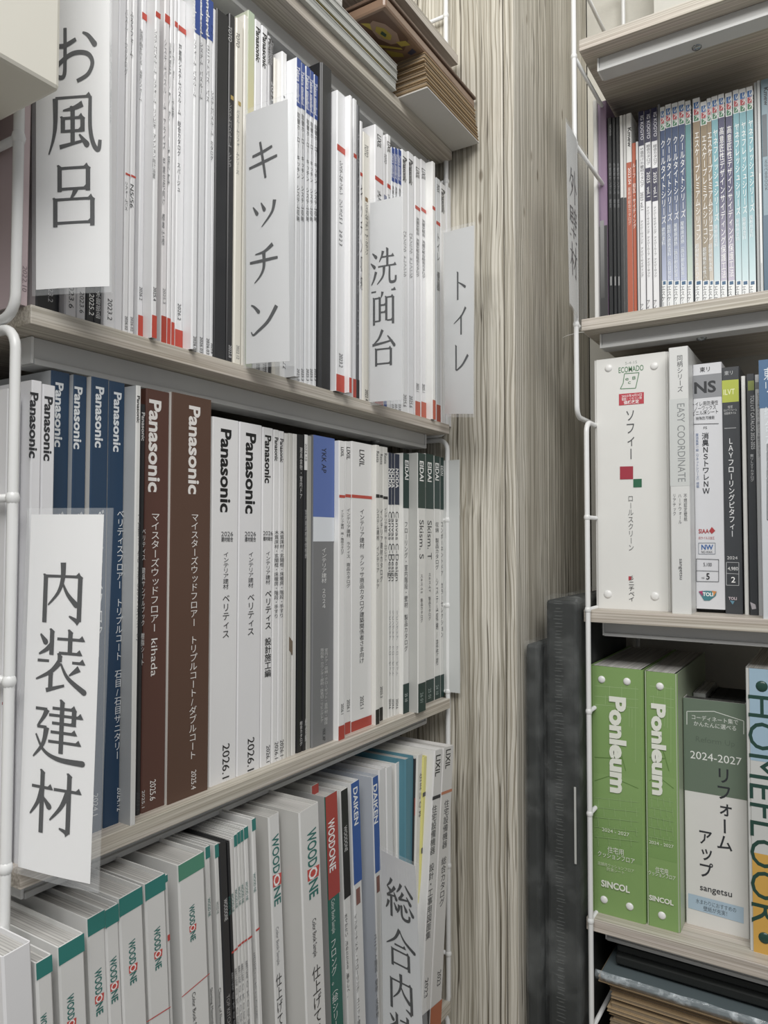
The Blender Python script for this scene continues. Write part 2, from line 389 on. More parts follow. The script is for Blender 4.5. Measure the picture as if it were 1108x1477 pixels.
for a, b in ((0.735, 0.846), (0.846, 0.970), (0.970, 1.040)): plank_side(a, b)
# ================================================================= shelving
def shelf(axis, root, front, s0, s1, z, t, back, bolts=(), rail=True):
    """board with its rail (sub-part) and bolts; along = s"""
    def bx(n0, n1, a, b, c, d):   # n measured inwards from the front
        return (front-n1, front-n0, a, b, c, d) if axis == 'L' else (a, b, front+n0, front+n1, c, d)
    dep = abs(front-back)
    bd = boxes('shelf_board', [bx(0, dep, s0, s1, z, z+t)], laminate('shelf_laminate', 1 if axis == 'L' else 0), root, bevel=0.0006)
    if rail:
        e = 0.018
        boxes('support_rail', [bx(0.026, 0.030, s0+e, s1-e, z-0.0165, z-0.0002), bx(0.026, 0.048, s0+e, s1-e, z-0.0185, z-0.0165), bx(0.0235, 0.0262, s0+e, s1-e, z-0.0185, z-0.0145)], RAIL, bd, bevel=0.0004)
        for q0, q1 in ((s0+e-0.0022, s0+e-0.0001), (s1-e+0.0001, s1-e+0.0022)): boxes('rail_end_cap', [bx(0.0242, 0.047, q0, q1, z-0.018, z-0.0004)], METAL, bd, bevel=0.0004)
        for s in bolts:
            V, Fc = dome(0, 0.0058, 0.0032); V = [(b_, c_, -a_) for a_, b_, c_ in V]
            o = mesh('bolt', V, [tuple(reversed(f)) for f in Fc], plain('zinc_bolt', '#9aa0a2', 0.18, metal=0.9), bd, True)
            o.location = (front-0.040, s, z-0.0186) if axis == 'L' else (s, front+0.040, z-0.0186)
    return bd
def arc_loop(s_, f, b, z0, z1, r, axis):
    pts = []
    for cx, cz, a0 in ((f, z1, 0), (b, z1, 90), (b, z0, 180), (f, z0, 270)):
        sx = -1 if cx == max(f, b) else 1
        for i in range(6):
            a = math.radians(a0+i*18)
            pts.append((cx, cz, a, r))
    out = []
    hi, lo = max(f, b), min(f, b)
    for ccx, ccz, q in ((hi-r, z1-r, 0), (lo+r, z1-r, 1), (lo+r, z0+r, 2), (hi-r, z0+r, 3)):
        for i in range(6):
            a = math.pi/2*(q+i/5); out.append((ccx+r*math.cos(a), ccz+r*math.sin(a)))
    return [(x, s_, z) if axis == 'L' else (s_, x, z) for x, z in out]
def wire_frame(root, axis, s_, front, back, z0, z1, rungs, r=0.0031, slack=None):
    V, Fc = tube(arc_loop(s_, front, back, z0, z1, 0.013, axis), r, True)
    wf = mesh('wire_side_frame', V, Fc, METAL, root, True)
    for z in rungs:
        a, b = (front, back)
        p = [(a, s_, z), (b, s_, z)] if axis == 'L' else [(s_, a, z), (s_, b, z)]
        V, Fc = tube(p, 0.0026); mesh('wire_rung', V, Fc, METAL, wf, True)
        # weld bead where the rung meets the upright
        bm = bmesh.new(); bmesh.ops.create_icosphere(bm, subdivisions=2, radius=0.0041); me = bpy.data.meshes.new('weld_bead'); bm.to_mesh(me); bm.free()
        o = link('weld_bead', me, METAL, wf); o.location = p[0]; o.scale = (1, 1, 1.25)
        for pg in me.polygons: pg.use_smooth = True
UL = empty('shelving_unit', (0, 0.43, FLOOR)); tag(UL, 'pale woodgrain wire-frame shelving along the left, packed with catalogues in rows', 'shelving')
UR = empty('shelving_unit', (0.4, 0.9, FLOOR)); tag(UR, 'pale woodgrain wire-frame shelving at right holding green binders and slim catalogues', 'shelving')
def into(root):   # boards are built in world space, then hung on the unit's empty
    inv = Matrix.Translation(-root.location)
    for ch in root.children: ch.matrix_parent_inverse = inv
shelf('L', UL, 0.011, YL, 0.7155, 0.550, TB, -0.25, rail=False)
shelf('L', UL, 0.0, YL, 0.7195, ZL[0], TB, -0.25, bolts=(0.24,))
shelf('L', UL, 0.0, YL, YR, ZL[1], TB, -0.25, bolts=(0.215, 0.60))
shelf('L', UL, 0.0, YL, YR, ZL[2], TB, -0.25, bolts=(0.215, 0.60))
shelf('L', UL, 0.0, YL, YR, ZL3, TB, -0.25, bolts=(0.3,))
for k in range(1, 2): shelf('L', UL, 0.0, YL, YR, ZL3-0.35*k, TB, -0.25)
lr = [ZL[1]-0.1075*i for i in range(1, 7)]; lt = [ZL[1]+0.1095*i for i in range(1, 7)]
for s_ in (0.1365, 0.7195):
    fr = 0.003 if s_ < 0.2 else -0.0085
    wire_frame(UL, 'L', s_, fr, -0.245, ZL[1]+0.001, 0.80, lt); wire_frame(UL, 'L', s_, fr+0.001, -0.245, ZL3-0.002, ZL[1]-0.0055, lr); wire_frame(UL, 'L', s_, fr, -0.245, FLOOR+0.003, ZL3-0.0085, [ZL3-0.12, ZL3-0.24, ZL3-0.35, ZL3-0.5])
into(UL)
XE = XR_+0.85
for i, z in enumerate(ZR): shelf('R', UR, DR, XR_, XE, z, TR, 1.03, bolts=(on_y((1005, 1012, 1024, 1035)[i], (55, 483, 925, 1394)[i], DR+0.04).x,), rail=True)
shelf('R', UR, DR, XR_, XE, ZR[3]-0.36, TR, 1.03)
fy = DR-0.006
xu = on_y(829.5, 250, fy).x; xl = on_y(849, 1000, fy).x
wire_frame(UR, 'R', xu, fy, 1.025, 0.0955, 0.80, [0.664, 0.5486, 0.4376, 0.21]); wire_frame(UR, 'R', xl, fy+0.001, 1.025, ZR[3]-0.24, 0.0885, [-0.0285, -0.1405, -0.2625, -0.384, -0.510, -0.637])
wire_frame(UR, 'R', xl, fy, 1.025, FLOOR+0.003, ZR[3]-0.2465, [ZR[3]-0.355, ZR[3]-0.5])
for z0, z1 in ((FLOOR+0.003, 0.0885), (0.0955, 0.8)): wire_frame(UR, 'R', XE+0.006, fy, 1.025, z0, z1, [])
into(UR)
# ================================================================= row A : catalogues on the upper left board
RED = '#c8402c'; BLU = '#2f4f9c'; TEAL = '#1f7f78'
def bk(row, x0, x1, top, label, col, prints=(), **k): return make_book(row, x0, x1, top, label, col, prints, **k)
A = Row('L', -0.006, ZL[1]+TB, -0.25)
gA = 'catalogues on the upper left board'
GY = '#8b8d90'
def txt(s, y0, y1, w=5, c=G_, dx=0): return ('V', s, y0, y1, c, w, dx)
ka = dict(group=gA, ref=430)
bk(A, 28.5, 40.5, 100, 'dusty pink catalogue dated 2022.10 at the left end under the cream box', '#cdb9bd', [('R', '2022.10', 384, 421, '#8d7d83', 6.5, 1)], **ka)
A.s += 0.004
bk(A, 52, 86, -60, 'thick catalogue with charcoal spine behind the bath sign', '#2e2f33', [('R', '2023.2', 405, 436, '#c9c9cc', 7, 4)], side='#bdb8ba', **ka)
bk(A, 94, 110, -50, 'pale grey catalogue dated 2023.6 behind the bath sign', '#d3d1d4', [('R', '2023.6', 405, 445, G_, 7, 1)], P=True, **ka)
bk(A, 110, 124, -45, 'narrower pale grey catalogue dated 2023.6 left of the black-spined pair', '#d8d7da', [('R', '2023.6', 421, 452, G_, 6, 1)], **ka)
bk(A, 124, 136, -40, 'black-spined catalogue dated 2025.2 behind the bath sign', '#2a2b2f', [('R', '2025.2', 424, 455, W_, 7, 2)], **ka)
bk(A, 136, 147, -38, 'black-spined catalogue with small white characters, right of the one dated 2025.2', '#2b2c30', [('V', '水廻部品', 420, 460, '#d8d8d8', 7, 0)], **ka)
bk(A, 151, 166, -36, 'silver-white catalogue dated 2023.2 just right of the bath sign foot', '#e0e0e2', [('R', '2023.2', 431, 462, G_, 6.5, 0), txt('システムバスルーム総合カタログ', 60, 180, 6, '#b9bcc0')], P=True, **ka)
bk(A, 166, 177, -30, 'blank milky catalogue between the one dated 2023.2 and the slim pair', '#dcdcdf', [], **ka)
bk(A, 178.5, 185.5, -30, 'slim white catalogue with red tick, left one of the pair dated 2026.02', '#e9e9ea', [('B', 249, 252, RED), txt('リフォームバス', 262, 304, 4.5), ('R', '2026.02', 456, 476, G_, 3.5), txt('バスルームカタログ', 12, 110, 4.5, GY)], **ka)
bk(A, 186.5, 193.5, -26, 'slim white catalogue with red tick, right one of the pair dated 2026.02', '#ebebec', [('B', 252, 255, RED), ('R', 'N5/56', 266, 300, G_, 5), ('R', '2026.02', 457, 478, G_, 3.5), txt('ふろリフォーム', 16, 82, 5)], **ka)
bk(A, 199.5, 206.5, -24, 'white catalogue with red foot standing alone in a gap', '#e8e8ea', [('B', 15, 25, RED), ('B', 455, 560, RED), txt('快適空間を叶える　浴室リフォーム', 42, 146, 4.5), ('R', '2026.2', 414, 433, G_, 4)], **ka)
bk(A, 219.5, 226.5, -18, 'white catalogue with red foot and long line of small print dated 2025.4', '#e9e9ea', [('B', 14, 22, RED), ('B', 455, 560, RED), txt('システムバスルーム　リフォーム　リノビオ　マンション向け浴室', 41, 258, 4.5), ('R', '2025.4', 414, 434, G_, 4)], P=True, **ka)
bk(A, 233, 240.5, -14, 'white catalogue with deep red foot, second right of the lone one', '#e6e3e4', [('B', 18, 30, RED), ('B', 456, 560, '#b63a25'), txt('システムバスルーム　アライズ　戸建住宅向け　標準仕様', 55, 355, 4, '#7c7e82'), ('R', '2025.3', 416, 438, GY, 3.5)], **ka)
bk(A, 241.5, 246.5, -10, 'thin white catalogue with short red foot, left of the last red-footed ones', '#ebebec', [('B', 459, 560, RED), txt('浴室リフォーム読本', 60, 270, 3.5, GY)], **ka)
bk(A, 247.5, 252, -6, 'thinnest white catalogue with red foot in the bath group', '#e7e7e8', [('B', 28, 36, RED), ('B', 465, 560, RED), txt('リフォーム編', 60, 170, 3, GY)], **ka)
bk(A, 253, 264, -4, 'white catalogue dated 2026.2 with the widest red foot', '#ededee', [('B', 36, 44, RED), ('B', 476, 570, RED), txt('戸建用システムバスルーム　総合カタログ　スパージュ', 63, 278, 5), ('R', '2026.2', 438, 462, G_, 4.5)], **ka)
bk(A, 277, 284.5, -10, 'white catalogue with blue head dated 2026.03, leftmost of three', '#e7e8ea', [('B', -20, 46, BLU), ('R', 'standard', -20, 42, W_, 5), txt('リフォーム｜バスルーム', 56, 140, 4.5), ('R', '2026.03', 485, 508, G_, 4)], P=True, **ka)
bk(A, 286.5, 294, -6, 'white catalogue with blue head dated 2026.03, middle of three', '#e9eaec', [('B', -20, 52, BLU), ('R', 'standard', -20, 48, W_, 5), txt('システム｜バスルーム', 60, 144, 4.5), ('R', '2026.03', 486, 509, G_, 4)], **ka)
bk(A, 296, 303.5, -3, 'white catalogue with blue head dated 2026.03, rightmost of three', '#e7e8ea', [('B', -20, 55, BLU), ('R', 'standard', -20, 52, W_, 5), txt('ユニットバス｜バス', 64, 148, 4.5), ('R', '2026.03', 488, 511, G_, 4)], **ka)
bk(A, 303.7, 308, 10, 'thin pale catalogue dated 2025.8 against the thick black binder', '#dedfe1', [txt('ホーロー', 36, 56, 4, K_), txt('システムバスルーム　カタログ', 130, 232, 4), ('R', '2025.8', 495, 510, G_, 3.5)], **ka)
bk(A, 309, 326.5, 15, 'thick glossy black binder, tallest dark one on the upper board', '#222326', [], name='binder', cat='binder', gap=0.0004, **ka)
bk(A, 327.5, 336, 19, 'black catalogue with tiny gold square, right of the thick black binder', '#2c2c2e', [('R', 'TOTO', 38, 60, '#c8c8c8', 5), ('B', 136, 142, '#b59a4a', None, .3, .8), txt('システムバスルーム　シンラ', 148, 242, 4.5, '#b5b5b5'), ('R', '2022.8', 498, 516, '#c8c8c8', 4)], **ka)
bk(A, 338, 348, 26, 'cream catalogue dated 2022.12 beside the black one', '#e4e0d3', [('R', 'TOTO', 47, 68, G_, 5), ('B', 145, 151, '#b59a4a', None, .3, .7), txt('バスルームリフォームシリーズ', 158, 252, 4.5, GY), ('R', '2022.12', 498, 518, GY, 4)], P=True, **ka)
bk(A, 349.5, 355, 20, 'slim off-white catalogue directly behind the clear folder', '#ece9df', [], **ka)
bk(A, 355.5, 366.5, 16, 'clear green folder fading to yellow, directly above the kitchen sign', '#cfd6bf', [('B', 10, 160, '#b9cbb0', '#d9cf9a'), ('B', 160, 530, '#d9cf9a', '#b9c6a0')], name='clear_folder', cat='folder', ref=90, group=gA)
bk(A, 368, 376.5, 30, 'white catalogue with bold black name at head, left one above the kitchen sign', '#ebebed', [('R', 'Panasonic', 40, 90, K_, 6, 0, .025), ('R', '2023.2', 525, 540, G_, 5)], ref=90, group=gA)
bk(A, 377.5, 386, 39, 'white catalogue with bold black name at head, right one above the kitchen sign', '#e9e9eb', [('R', 'Panasonic', 49, 99, K_, 6, 0, .025), ('R', '2023.8', 525, 541, G_, 5)], ref=90, group=gA)
bk(A, 387, 390.5, 52, 'thin grey catalogue wedged beside the dark one above the kitchen sign', '#c9c9cb', [('R', 'Panasonic', 56, 94, K_, 3.5, 0, .02)], ref=90, group=gA)
bk(A, 391, 394.5, 59, 'thin charcoal catalogue peeking above the kitchen sign', '#3a3a3c', [('R', 'Panasonic', 62, 95, '#b0b0b0', 3), ('R', '2023', 118, 146, '#d0d0d0', 3)], ref=90, group=gA)
bk(A, 395.5, 400, 84, 'short cream booklet above the kitchen sign', '#e6e2d6', [], ref=120, group=gA)
bk(A, 407, 414, 76, 'short white booklet with square corner above the kitchen sign', '#efefee', [('B', 139, 142, G_, None, .3, .6), ('R', '22', 522, 532, G_, 5)], ref=120, P=True, group=gA)
kb = dict(group=gA, ref=300)
for i, (a, b, t, dt, n) in enumerate(((427, 433.5, 84, 154, 'first'), (434, 439, 91, 157, 'second'), (441, 446.5, 96, 164, 'third'), (447, 451.5, 102, 168, 'fourth'), (453, 457.5, 108, 172, 'fifth'))):
    bk(A, a, b, t, n+' of five slim blue-headed catalogues from the left, right of the kitchen sign', '#e9ebee', [('B', t-3, dt, BLU), ('R', 'Takara standard', t+12, dt-6, W_, 4.5, 0, .01), txt('取替ホーロー｜キッチン　システム収納', dt+8, 320, 4.2), ('R', '2025.3', 532, 549, G_, 3.5)], P=(i == 0), **kb)
bk(A, 463, 479, 95, 'matt black ring binder standing taller and further out than its neighbours', '#26272a', [], P=True, name='binder', cat='binder', chamfer=0.002, **kb)
kr = dict(group=gA, ref=300)
bk(A, 486, 497.5, 134, 'white catalogue with red belt and red foot right of the matt black binder', '#e9eaec', [('B', 211, 220, RED), ('B', 541, 600, RED), txt('システムキッチン　リシェルSI　2023', 232, 356, 6), ('R', '2023.2', 510, 530, G_, 5)], P=True, **kr)
bk(A, 504.5, 508, 138, 'white catalogue with narrow red foot, beside the dark speckled one', '#eeeeef', [('B', 545, 600, RED)], P=True, **kr)
bk(A, 510, 514.5, 143, 'slim white catalogue with red belt touching the dark speckled one', '#e5e6e8', [('B', 222, 228, RED), ('B', 547, 600, '#b63a25')], **kr)
bk(A, 515.2, 519, 152, 'thin dark grey speckled catalogue between white ones', '#55565a', [txt('キッチンセレクション　収納　プラン', 190, 500, 3, '#9a9b9e'), ('B', 548, 600, K_)], **kr)
bk(A, 519.6, 523, 175, 'very thin white catalogue with red belt left of the cream one', '#e3e3e4', [('B', 249, 254, RED), txt('キッチン収納', 265, 420, 3)], **kr)
bk(A, 524, 533.5, 193, 'cream catalogue dated 2023.4 left of the washstand sign', '#e6e3d8', [('R', 'TOTO', 209, 226, G_, 5), ('B', 285, 291, '#8a6a3a', None, .3, .7), txt('システムキッチン　ザ・クラッソ', 293, 368, 5), ('R', '2023.4', 562, 578, G_, 4)], **kr)
bk(A, 541, 553, 184, 'tall white catalogue with red belt above the washstand sign', '#ebebed', [('R', 'LIXIL', 195, 214, K_, 5.5, 0, .01), ('B', 257, 263, RED), txt('洗面化粧台', 275, 400, 6), ('B', 565, 600, '#b63a25')], P=True, **kr)
bk(A, 554, 558, 196, 'slim white catalogue between two lettered ones above the washstand sign', '#e6e6e8', [('R', 'TOTO', 222, 236, G_, 3.5), ('B', 282, 290, '#33447c'), ('B', 570, 600, '#2f4f9c')], **kr)
bk(A, 558.6, 563.5, 195, 'slim white catalogue with red belt just left of the blue-headed trio', '#ebebec', [('R', 'LIXIL', 205, 221, K_, 4.5, 0, .01), ('B', 266, 272, RED), txt('洗面', 280, 330, 4)], **kr)
for i, (a, b, t) in enumerate(((565, 568.8, 213), (569.4, 573.6, 214), (574.4, 578.8, 216))):
    bk(A, a, b, t, ('leftmost', 'middle', 'rightmost')[i]+' of three thin blue-headed catalogues above the washstand sign', '#e9ebee', [('B', t-3, 262+2*i, BLU), ('R', 'Takara standard', t+8, 256+2*i, W_, 3.4), txt('洗面化粧台', 268+2*i, 300, 3.4), ('R', '23.2', 583, 592, G_, 3)], **kr)
bk(A, 580, 588, 218, 'white catalogue dated 2025.6 with bold black name, left of two', '#ecedee', [('R', 'Panasonic', 227, 263, K_, 5.5, 0, .025), txt('パナソニック　ドレッシング', 333, 400, 5), ('R', '2025.6', 569, 587, G_, 4.5)], **kr)
bk(A, 589, 596.5, 221, 'white catalogue dated 2025.6 with bold black name, right of two', '#e8e9eb', [('R', 'Panasonic', 231, 267, K_, 5.5, 0, .025), txt('パナソニック　ドレッシング', 336, 402, 5), ('R', '2025.6', 571, 588, G_, 4.5)], **kr)
bk(A, 599, 606, 228, 'white catalogue with red belt and red foot, left of a pair near the toilet sign', '#ededee', [('R', 'LIXIL', 242, 258, K_, 5, 0, .01), ('B', 298, 303, RED), ('B', 579, 620, '#c65a3e'), txt('洗面化粧台　洗面化粧台総合カタログ', 314, 400, 4.5), ('R', '2025.1', 553, 565, G_, 3.5)], **kr)
bk(A, 607.5, 614.5, 232, 'white catalogue with red belt and red foot, right of a pair near the toilet sign', '#ebebec', [('R', 'LIXIL', 244, 260, K_, 5, 0, .01), ('B', 301, 306, RED), ('B', 580, 620, '#c65a3e'), txt('洗面化粧台　洗面化粧台総合カタログ', 317, 402, 4.5), ('R', '2025.1', 554, 566, G_, 3.5)], **kr)
bk(A, 624, 628, 234, 'thick white catalogue jutting out left of the toilet sign', '#ecece9', [('B', 298, 303, RED), ('B', 577, 622, '#c65a3e')], P=True, **kr)
bk(A, 629.5, 635, 258, 'shorter white catalogue with red belt behind the toilet sign', '#dfe3e6', [('R', 'INAX', 267, 278, G_, 4), ('B', 320, 325, RED), txt('トイレ　便器', 336, 420, 4), ('B', 584, 620, '#b5513a')], **kr)
bk(A, 636, 643, 266, 'white catalogue with bold black name above the toilet sign', '#e9e9ea', [('R', 'Panasonic', 274, 308, K_, 5, 0, .025)], **kr)
bk(A, 644, 650.5, 270, 'last white catalogue at the right end of the upper board', '#e6e6e8', [], **kr)

# ================================================================= row B : catalogues on the middle left board
B = Row('L', -0.012, ZL[2]+TB, -0.25)
gB = 'catalogues on the middle left board'
kb = dict(group=gB, ref=850)
NAVY = '#22405e'; BRN = '#5c392f'; BRN2 = '#5e4234'
bk(B, 6, 17, 560, 'white catalogue at the left end with a small red line on its spine', '#e6e6e8', [('B', 1011, 1015, '#b8484a')], ref=850, group=gB)
bk(B, 17, 26, 575, 'plain white catalogue second from the left end behind the wire post', '#dfdfe1', [], ref=850, group=gB)
B.s += 0.001
kt = dict(group=gB, ref=650)
bk(B, 37.5, 59.5, 548, 'white catalogue with large black name, left of two by the wire post', '#e6e6e9', [('R', 'Panasonic', 566, 661, '#303236', 11.5, 0, .03)], c=-0.003, **kt)
bk(B, 60, 79, 555, 'white catalogue with large black name, right of two before the navy ones', '#e2e2e5', [('R', 'Panasonic', 572, 665, '#303236', 11.5, 0, .03)], c=-0.004, **kt)
PN = lambda y0, y1, w: ('R', 'Panasonic', y0, y1, '#dfe3e6', w, 0, .03)
bk(B, 72.5, 99.5, 536, 'thick navy sample book, leftmost of four navy spines', NAVY, [('R', 'Panasonic', 552, 645, '#dfe3e6', 11, -1, .03), txt('ベリティスフロアー', 735, 950, 11, '#dfe3e6', -1)], side='#b9bdc1', c=-0.02, name='sample_book', **kt)
bk(B, 100.5, 124.5, 541, 'thick navy sample book, second of four navy spines', NAVY, [PN(558, 648, 11), txt('ベリティスフロアー', 735, 950, 11, '#dfe3e6')], side='#b9bdc1', name='sample_book', c=-0.016, **kt)
bk(B, 131, 156, 545, 'navy sample book dated 2024.1, third of four navy spines', NAVY, [PN(558, 646, 11.5), txt('ベリティスフロアー', 732, 950, 11, '#dfe3e6'), ('R', '2024.1', 1145, 1176, '#c9ced2', 7, -6)], side='#c9c7c2', name='sample_book', P=True, **kt)
bk(B, 157, 179.5, 551, 'navy sample book dated 2024.12, last of four navy spines', NAVY, [('R', 'Panasonic', 566, 652, '#dfe3e6', 10.5, 1, .03), ('V', 'ベリティスフロアー　トリプルコート　石目/石目サニタリー', 735, 1095, '#dfe3e6', 10.5, 3), ('R', '2024.12', 1135, 1169, '#dfe3e6', 7, 4)], side='#b9bdc1', name='sample_book', **kt)
bk(B, 196, 203, 556, 'white catalogue with thin black spine print between navy and brown', '#dcdcd9', [('R', 'Panasonic', 571, 610, K_, 4, 0, .02), txt('1.5mmリフォームフローリング USUI-TA(ウスイータ)', 740, 925, 4.5, G_), ('R', '2023.1', 1142, 1168, G_, 5)], side='#b4b7b9', P=True, **kt)
bk(B, 203.5, 209.5, 583, 'slim black catalogue hugging the first brown sample book', '#26272a', [('R', 'Panasonic', 595, 636, '#d0d0d0', 4.5, 0, .02), txt('ベリティス　建具サンプルブック　樹脂シート', 762, 960, 5, '#d9d9d9'), ('R', '2025.1', 1140, 1165, '#d0d0d0', 4)], **kt)
bk(B, 210.5, 244, 563, 'brown sample book dated 2025.6 with large white name', BRN, [('R', 'Panasonic', 577, 710, '#ece8e4', 16.5, -4, .03), ('V', 'マイスターズウッドフロアー', 739, 912, '#ece8e4', 13, -4), ('R', 'kihada', 921, 975, '#ece8e4', 9, -5), ('R', '2025.6', 1125, 1154, '#ece8e4', 8, -7)], name='sample_book', **kt)
bk(B, 247.5, 305, 571, 'wider and lighter brown sample book dated 2025.4', BRN2, [('R', 'Panasonic', 586, 713, '#ece8e4', 15.5, 4, .03), ('V', 'マイスターズウッドフロアー　トリプルコート/ダブルコート', 740, 1095, '#ece8e4', 11.5, 3), ('R', '2025.4', 1111, 1138, '#ece8e4', 7, 3)], side='#e2e0da', P=True, name='sample_book', **kt)
bk(B, 307, 344.5, 604, 'wide white catalogue dated 2026.1, left one of the widest pair', '#e9e9ea', [('R', 'Panasonic', 619, 739, K_, 14.5, 0, .03), ('H', '2026', 319, 336, 770, 6.5, G_), ('H', '建材総合', 319, 336, 778, 7, G_, .01), ('V', 'インテリア建材', 796, 850, G_, 8.5), ('V', 'ベリティス', 857, 921, K_, 11), ('R', '2026.1', 1073, 1122, K_, 10)], **kt)
bk(B, 345.5, 378, 611, 'wide white catalogue dated 2026.1, right one of the widest pair', '#e7e7e9', [('R', 'Panasonic', 625, 741, K_, 14, 0, .03), ('H', '2026', 353, 369, 770, 6.5, G_), ('H', '建材総合', 353, 369, 778, 7, G_, .01), ('V', 'インテリア建材', 796, 848, G_, 8), ('V', 'ベリティス', 856, 917, K_, 10.5), ('R', '2026.1', 1064, 1111, K_, 9.5)], **kt)
bk(B, 379, 394, 617, 'white design manual dated 2026.1 right of the widest pair', '#e9e9ea', [('R', 'Panasonic', 628, 697, K_, 8.5, 0, .03), ('H', '2026', 379.5, 393.5, 769, 6, G_), ('H', '建材総合', 379.5, 393.5, 777, 6, G_, .01), ('V', 'インテリア建材', 795, 843, G_, 7), ('V', 'ベリティス　設計施工編', 851, 977, K_, 9.5, 0, .008), ('R', '2026.1', 1075, 1099, G_, 5)], **kt)
bk(B, 395, 402.5, 620, 'slim white catalogue dated 2026.1, left of two slim ones', '#e8e8e8', [('R', 'Panasonic', 631, 665, K_, 5, 0, .02), ('V', '木質床材・玄関框・床暖房・階段・手すり', 765, 892, G_, 6.5), ('R', '2026.1', 1070, 1094, G_, 5)], **kt)
bk(B, 403, 410, 622, 'slim white catalogue dated 2026.1, right of two slim ones', '#e6e6e6', [('R', 'Panasonic', 633, 667, K_, 5, 0, .02), ('V', '木質床材・玄関框・床暖房・階段・手すり', 765, 891, G_, 6.5), ('R', '2026.1', 1067, 1090, G_, 5)], **kt)
for i, (a, b, t, c1, l) in enumerate(((411, 416, 625, '#dcdbd6', 'thin off-white booklet first right of the slim dated pair'), (417, 422, 625, '#cfcec8', 'thin grey-white booklet with dog-eared brown corner'), (423, 429, 626, '#dad9d5', 'thin pale booklet just left of the two black ones'))):
    bk(B, a, b, t, l, c1, [('Q', [(417, 918), (422, 925), (422, 945), (417, 938)], '#7a6a58')] if i == 1 else [], pages='#b9b5ab', **kt)
bk(B, 430.5, 438, 627, 'slim black catalogue with dotted white spine print', '#1b1c1e', [txt('建具金物・室内ドア', 645, 720, 4, '#cfcfcf'), txt('総合カタログ', 1040, 1076, 4, '#d8d8d8')], **kt)
bk(B, 439, 443.5, 627, 'slim black catalogue with white paper label at its head', '#222326', [('B', 627, 678, '#e8e8e6'), ('R', '2024.10', 640, 665, K_, 3), txt('室内建具標準価格表', 735, 806, 3.6, '#b8b8b8'), txt('総合編', 1036, 1070, 3.5, '#d0d0d0')], **kt)
bk(B, 444, 450, 629, 'tattered grey-edged booklet left of the blue-topped catalogue', '#a9a9a2', [], pages='#8a877c', **kt)
bk(B, 452, 482.5, 630, 'catalogue with blue upper spine, white middle and grey lower half', '#7b7c7e', [('B', 628, 746, '#5672b8'), ('B', 746, 781, '#dfe4ea'), ('R', 'YKK AP', 646, 682, '#161c30', 6.5, 0, .01), ('V', 'インテリア建材　２０２４', 790, 878, '#e8e8e8', 7.5), txt('室内ドア・収納・クローゼット・造作材・階段', 935, 1045, 5, '#d0d0d0', 3), txt('階段板・カウンター部材・床見切・リビングドア', 935, 1042, 5, '#d0d0d0', -3), ('R', 'YKK AP', 1050, 1068, '#3a3c40', 4)], P=True, **kt)
bk(B, 489.5, 498, 636, 'white catalogue with red belt and foot, leftmost of three, slimmest', '#ebebea', [('R', 'LIXIL', 645, 659, K_, 4, 0, .01), ('B', 714, 718, RED), txt('インテリア建材　床・階段カタログ', 735, 800, 4.5), ('R', '2026.1', 1015, 1030, G_, 3.5), ('B', 1046, 1100, '#b4392a')], P=True, **kt)
bk(B, 498.5, 506.5, 637, 'white catalogue with red belt and foot, middle of three', '#e9e9e8', [('R', 'LIXIL', 645, 663, K_, 5, 0, .01), ('B', 713, 717.5, RED), txt('インテリア建材　ラフィス　商品カタログ', 733, 848, 5.5), ('R', '2026.1', 1009, 1026, G_, 4), ('B', 1041, 1100, '#b4392a')], **kt)
bk(B, 507.5, 536.5, 639, 'white catalogue with red belt and foot, widest of three', '#e9e9e8', [('R', 'LIXIL', 649, 673, K_, 7, 0, .01), ('B', 714.5, 719, RED), txt('インテリア建材　ラシッサ商品カタログ建築関係者さま向け', 734, 957, 7), ('R', '2025.1', 1004, 1022, G_, 5), ('B', 1036, 1100, '#b4392a')], **kt)
bk(B, 542.5, 547.5, 642, 'off-white catalogue with black belt and black foot, first of three', '#e2e1db', [('R', 'Resta', 651, 667, G_, 4), ('B', 713, 718, K_), txt('システム建材　インテリア　ドア', 733, 850, 4), ('B', 1023, 1060, '#222222')], P=True, **kt)
bk(B, 548, 552.5, 644, 'off-white catalogue with black belt and black foot, second of three', '#dddcd6', [('R', 'Resta', 655, 670, G_, 3.6), ('B', 714, 718, K_), txt('インテリア建材カタログ', 734, 840, 4), ('B', 1020, 1056, '#222222'), ('R', '2025.3', 990, 1006, G_, 3.5)], **kt)
bk(B, 553, 559.5, 645, 'off-white catalogue with black belt and no foot band', '#e3e2dc', [('R', 'Resta', 654, 669, G_, 4), ('B', 716, 720, K_), txt('インテリア建材　ホームセレクト', 732, 810, 4.2)], **kt)
DN = '#1f2c47'
for i, (a, b, t, s) in enumerate(((560.5, 564.5, 653, 'Canvas C-Design'), (565, 568.8, 654, 'Canvas C-Design'), (569.5, 576, 655, 'Canvas C-Design'))):
    bk(B, a, b, t, ('leftmost', 'middle', 'rightmost')[i]+' of three slim catalogues with midnight-blue heads', '#e4e4e0', [('B', t-2, 728, DN), ('R', 'NODA', 676, 704, W_, 4.2, 0, .02), ('R', s, 738, 838, G_, 4.4), txt('リビングドア　クローゼット', 880, 975, 3.4, GY), ('R', '2024.6', 1008, 1022, G_, 3)], **kt)
DG = '#1b3a35'
bk(B, 581.5, 590, 654, 'white catalogue with dark green head and foot, left of the clear-cased ones', '#e6e6e2', [('B', 650, 733, DG), ('R', 'EIDAI', 664, 692, W_, 5, 1, .02), txt('フローリング・室内階段・壁材　製品カタログ', 752, 940, 5), ('B', 986, 1040, DG), ('R', '25 10', 1000, 1012, '#c9d2cf', 3.5)], P=True, **kt)
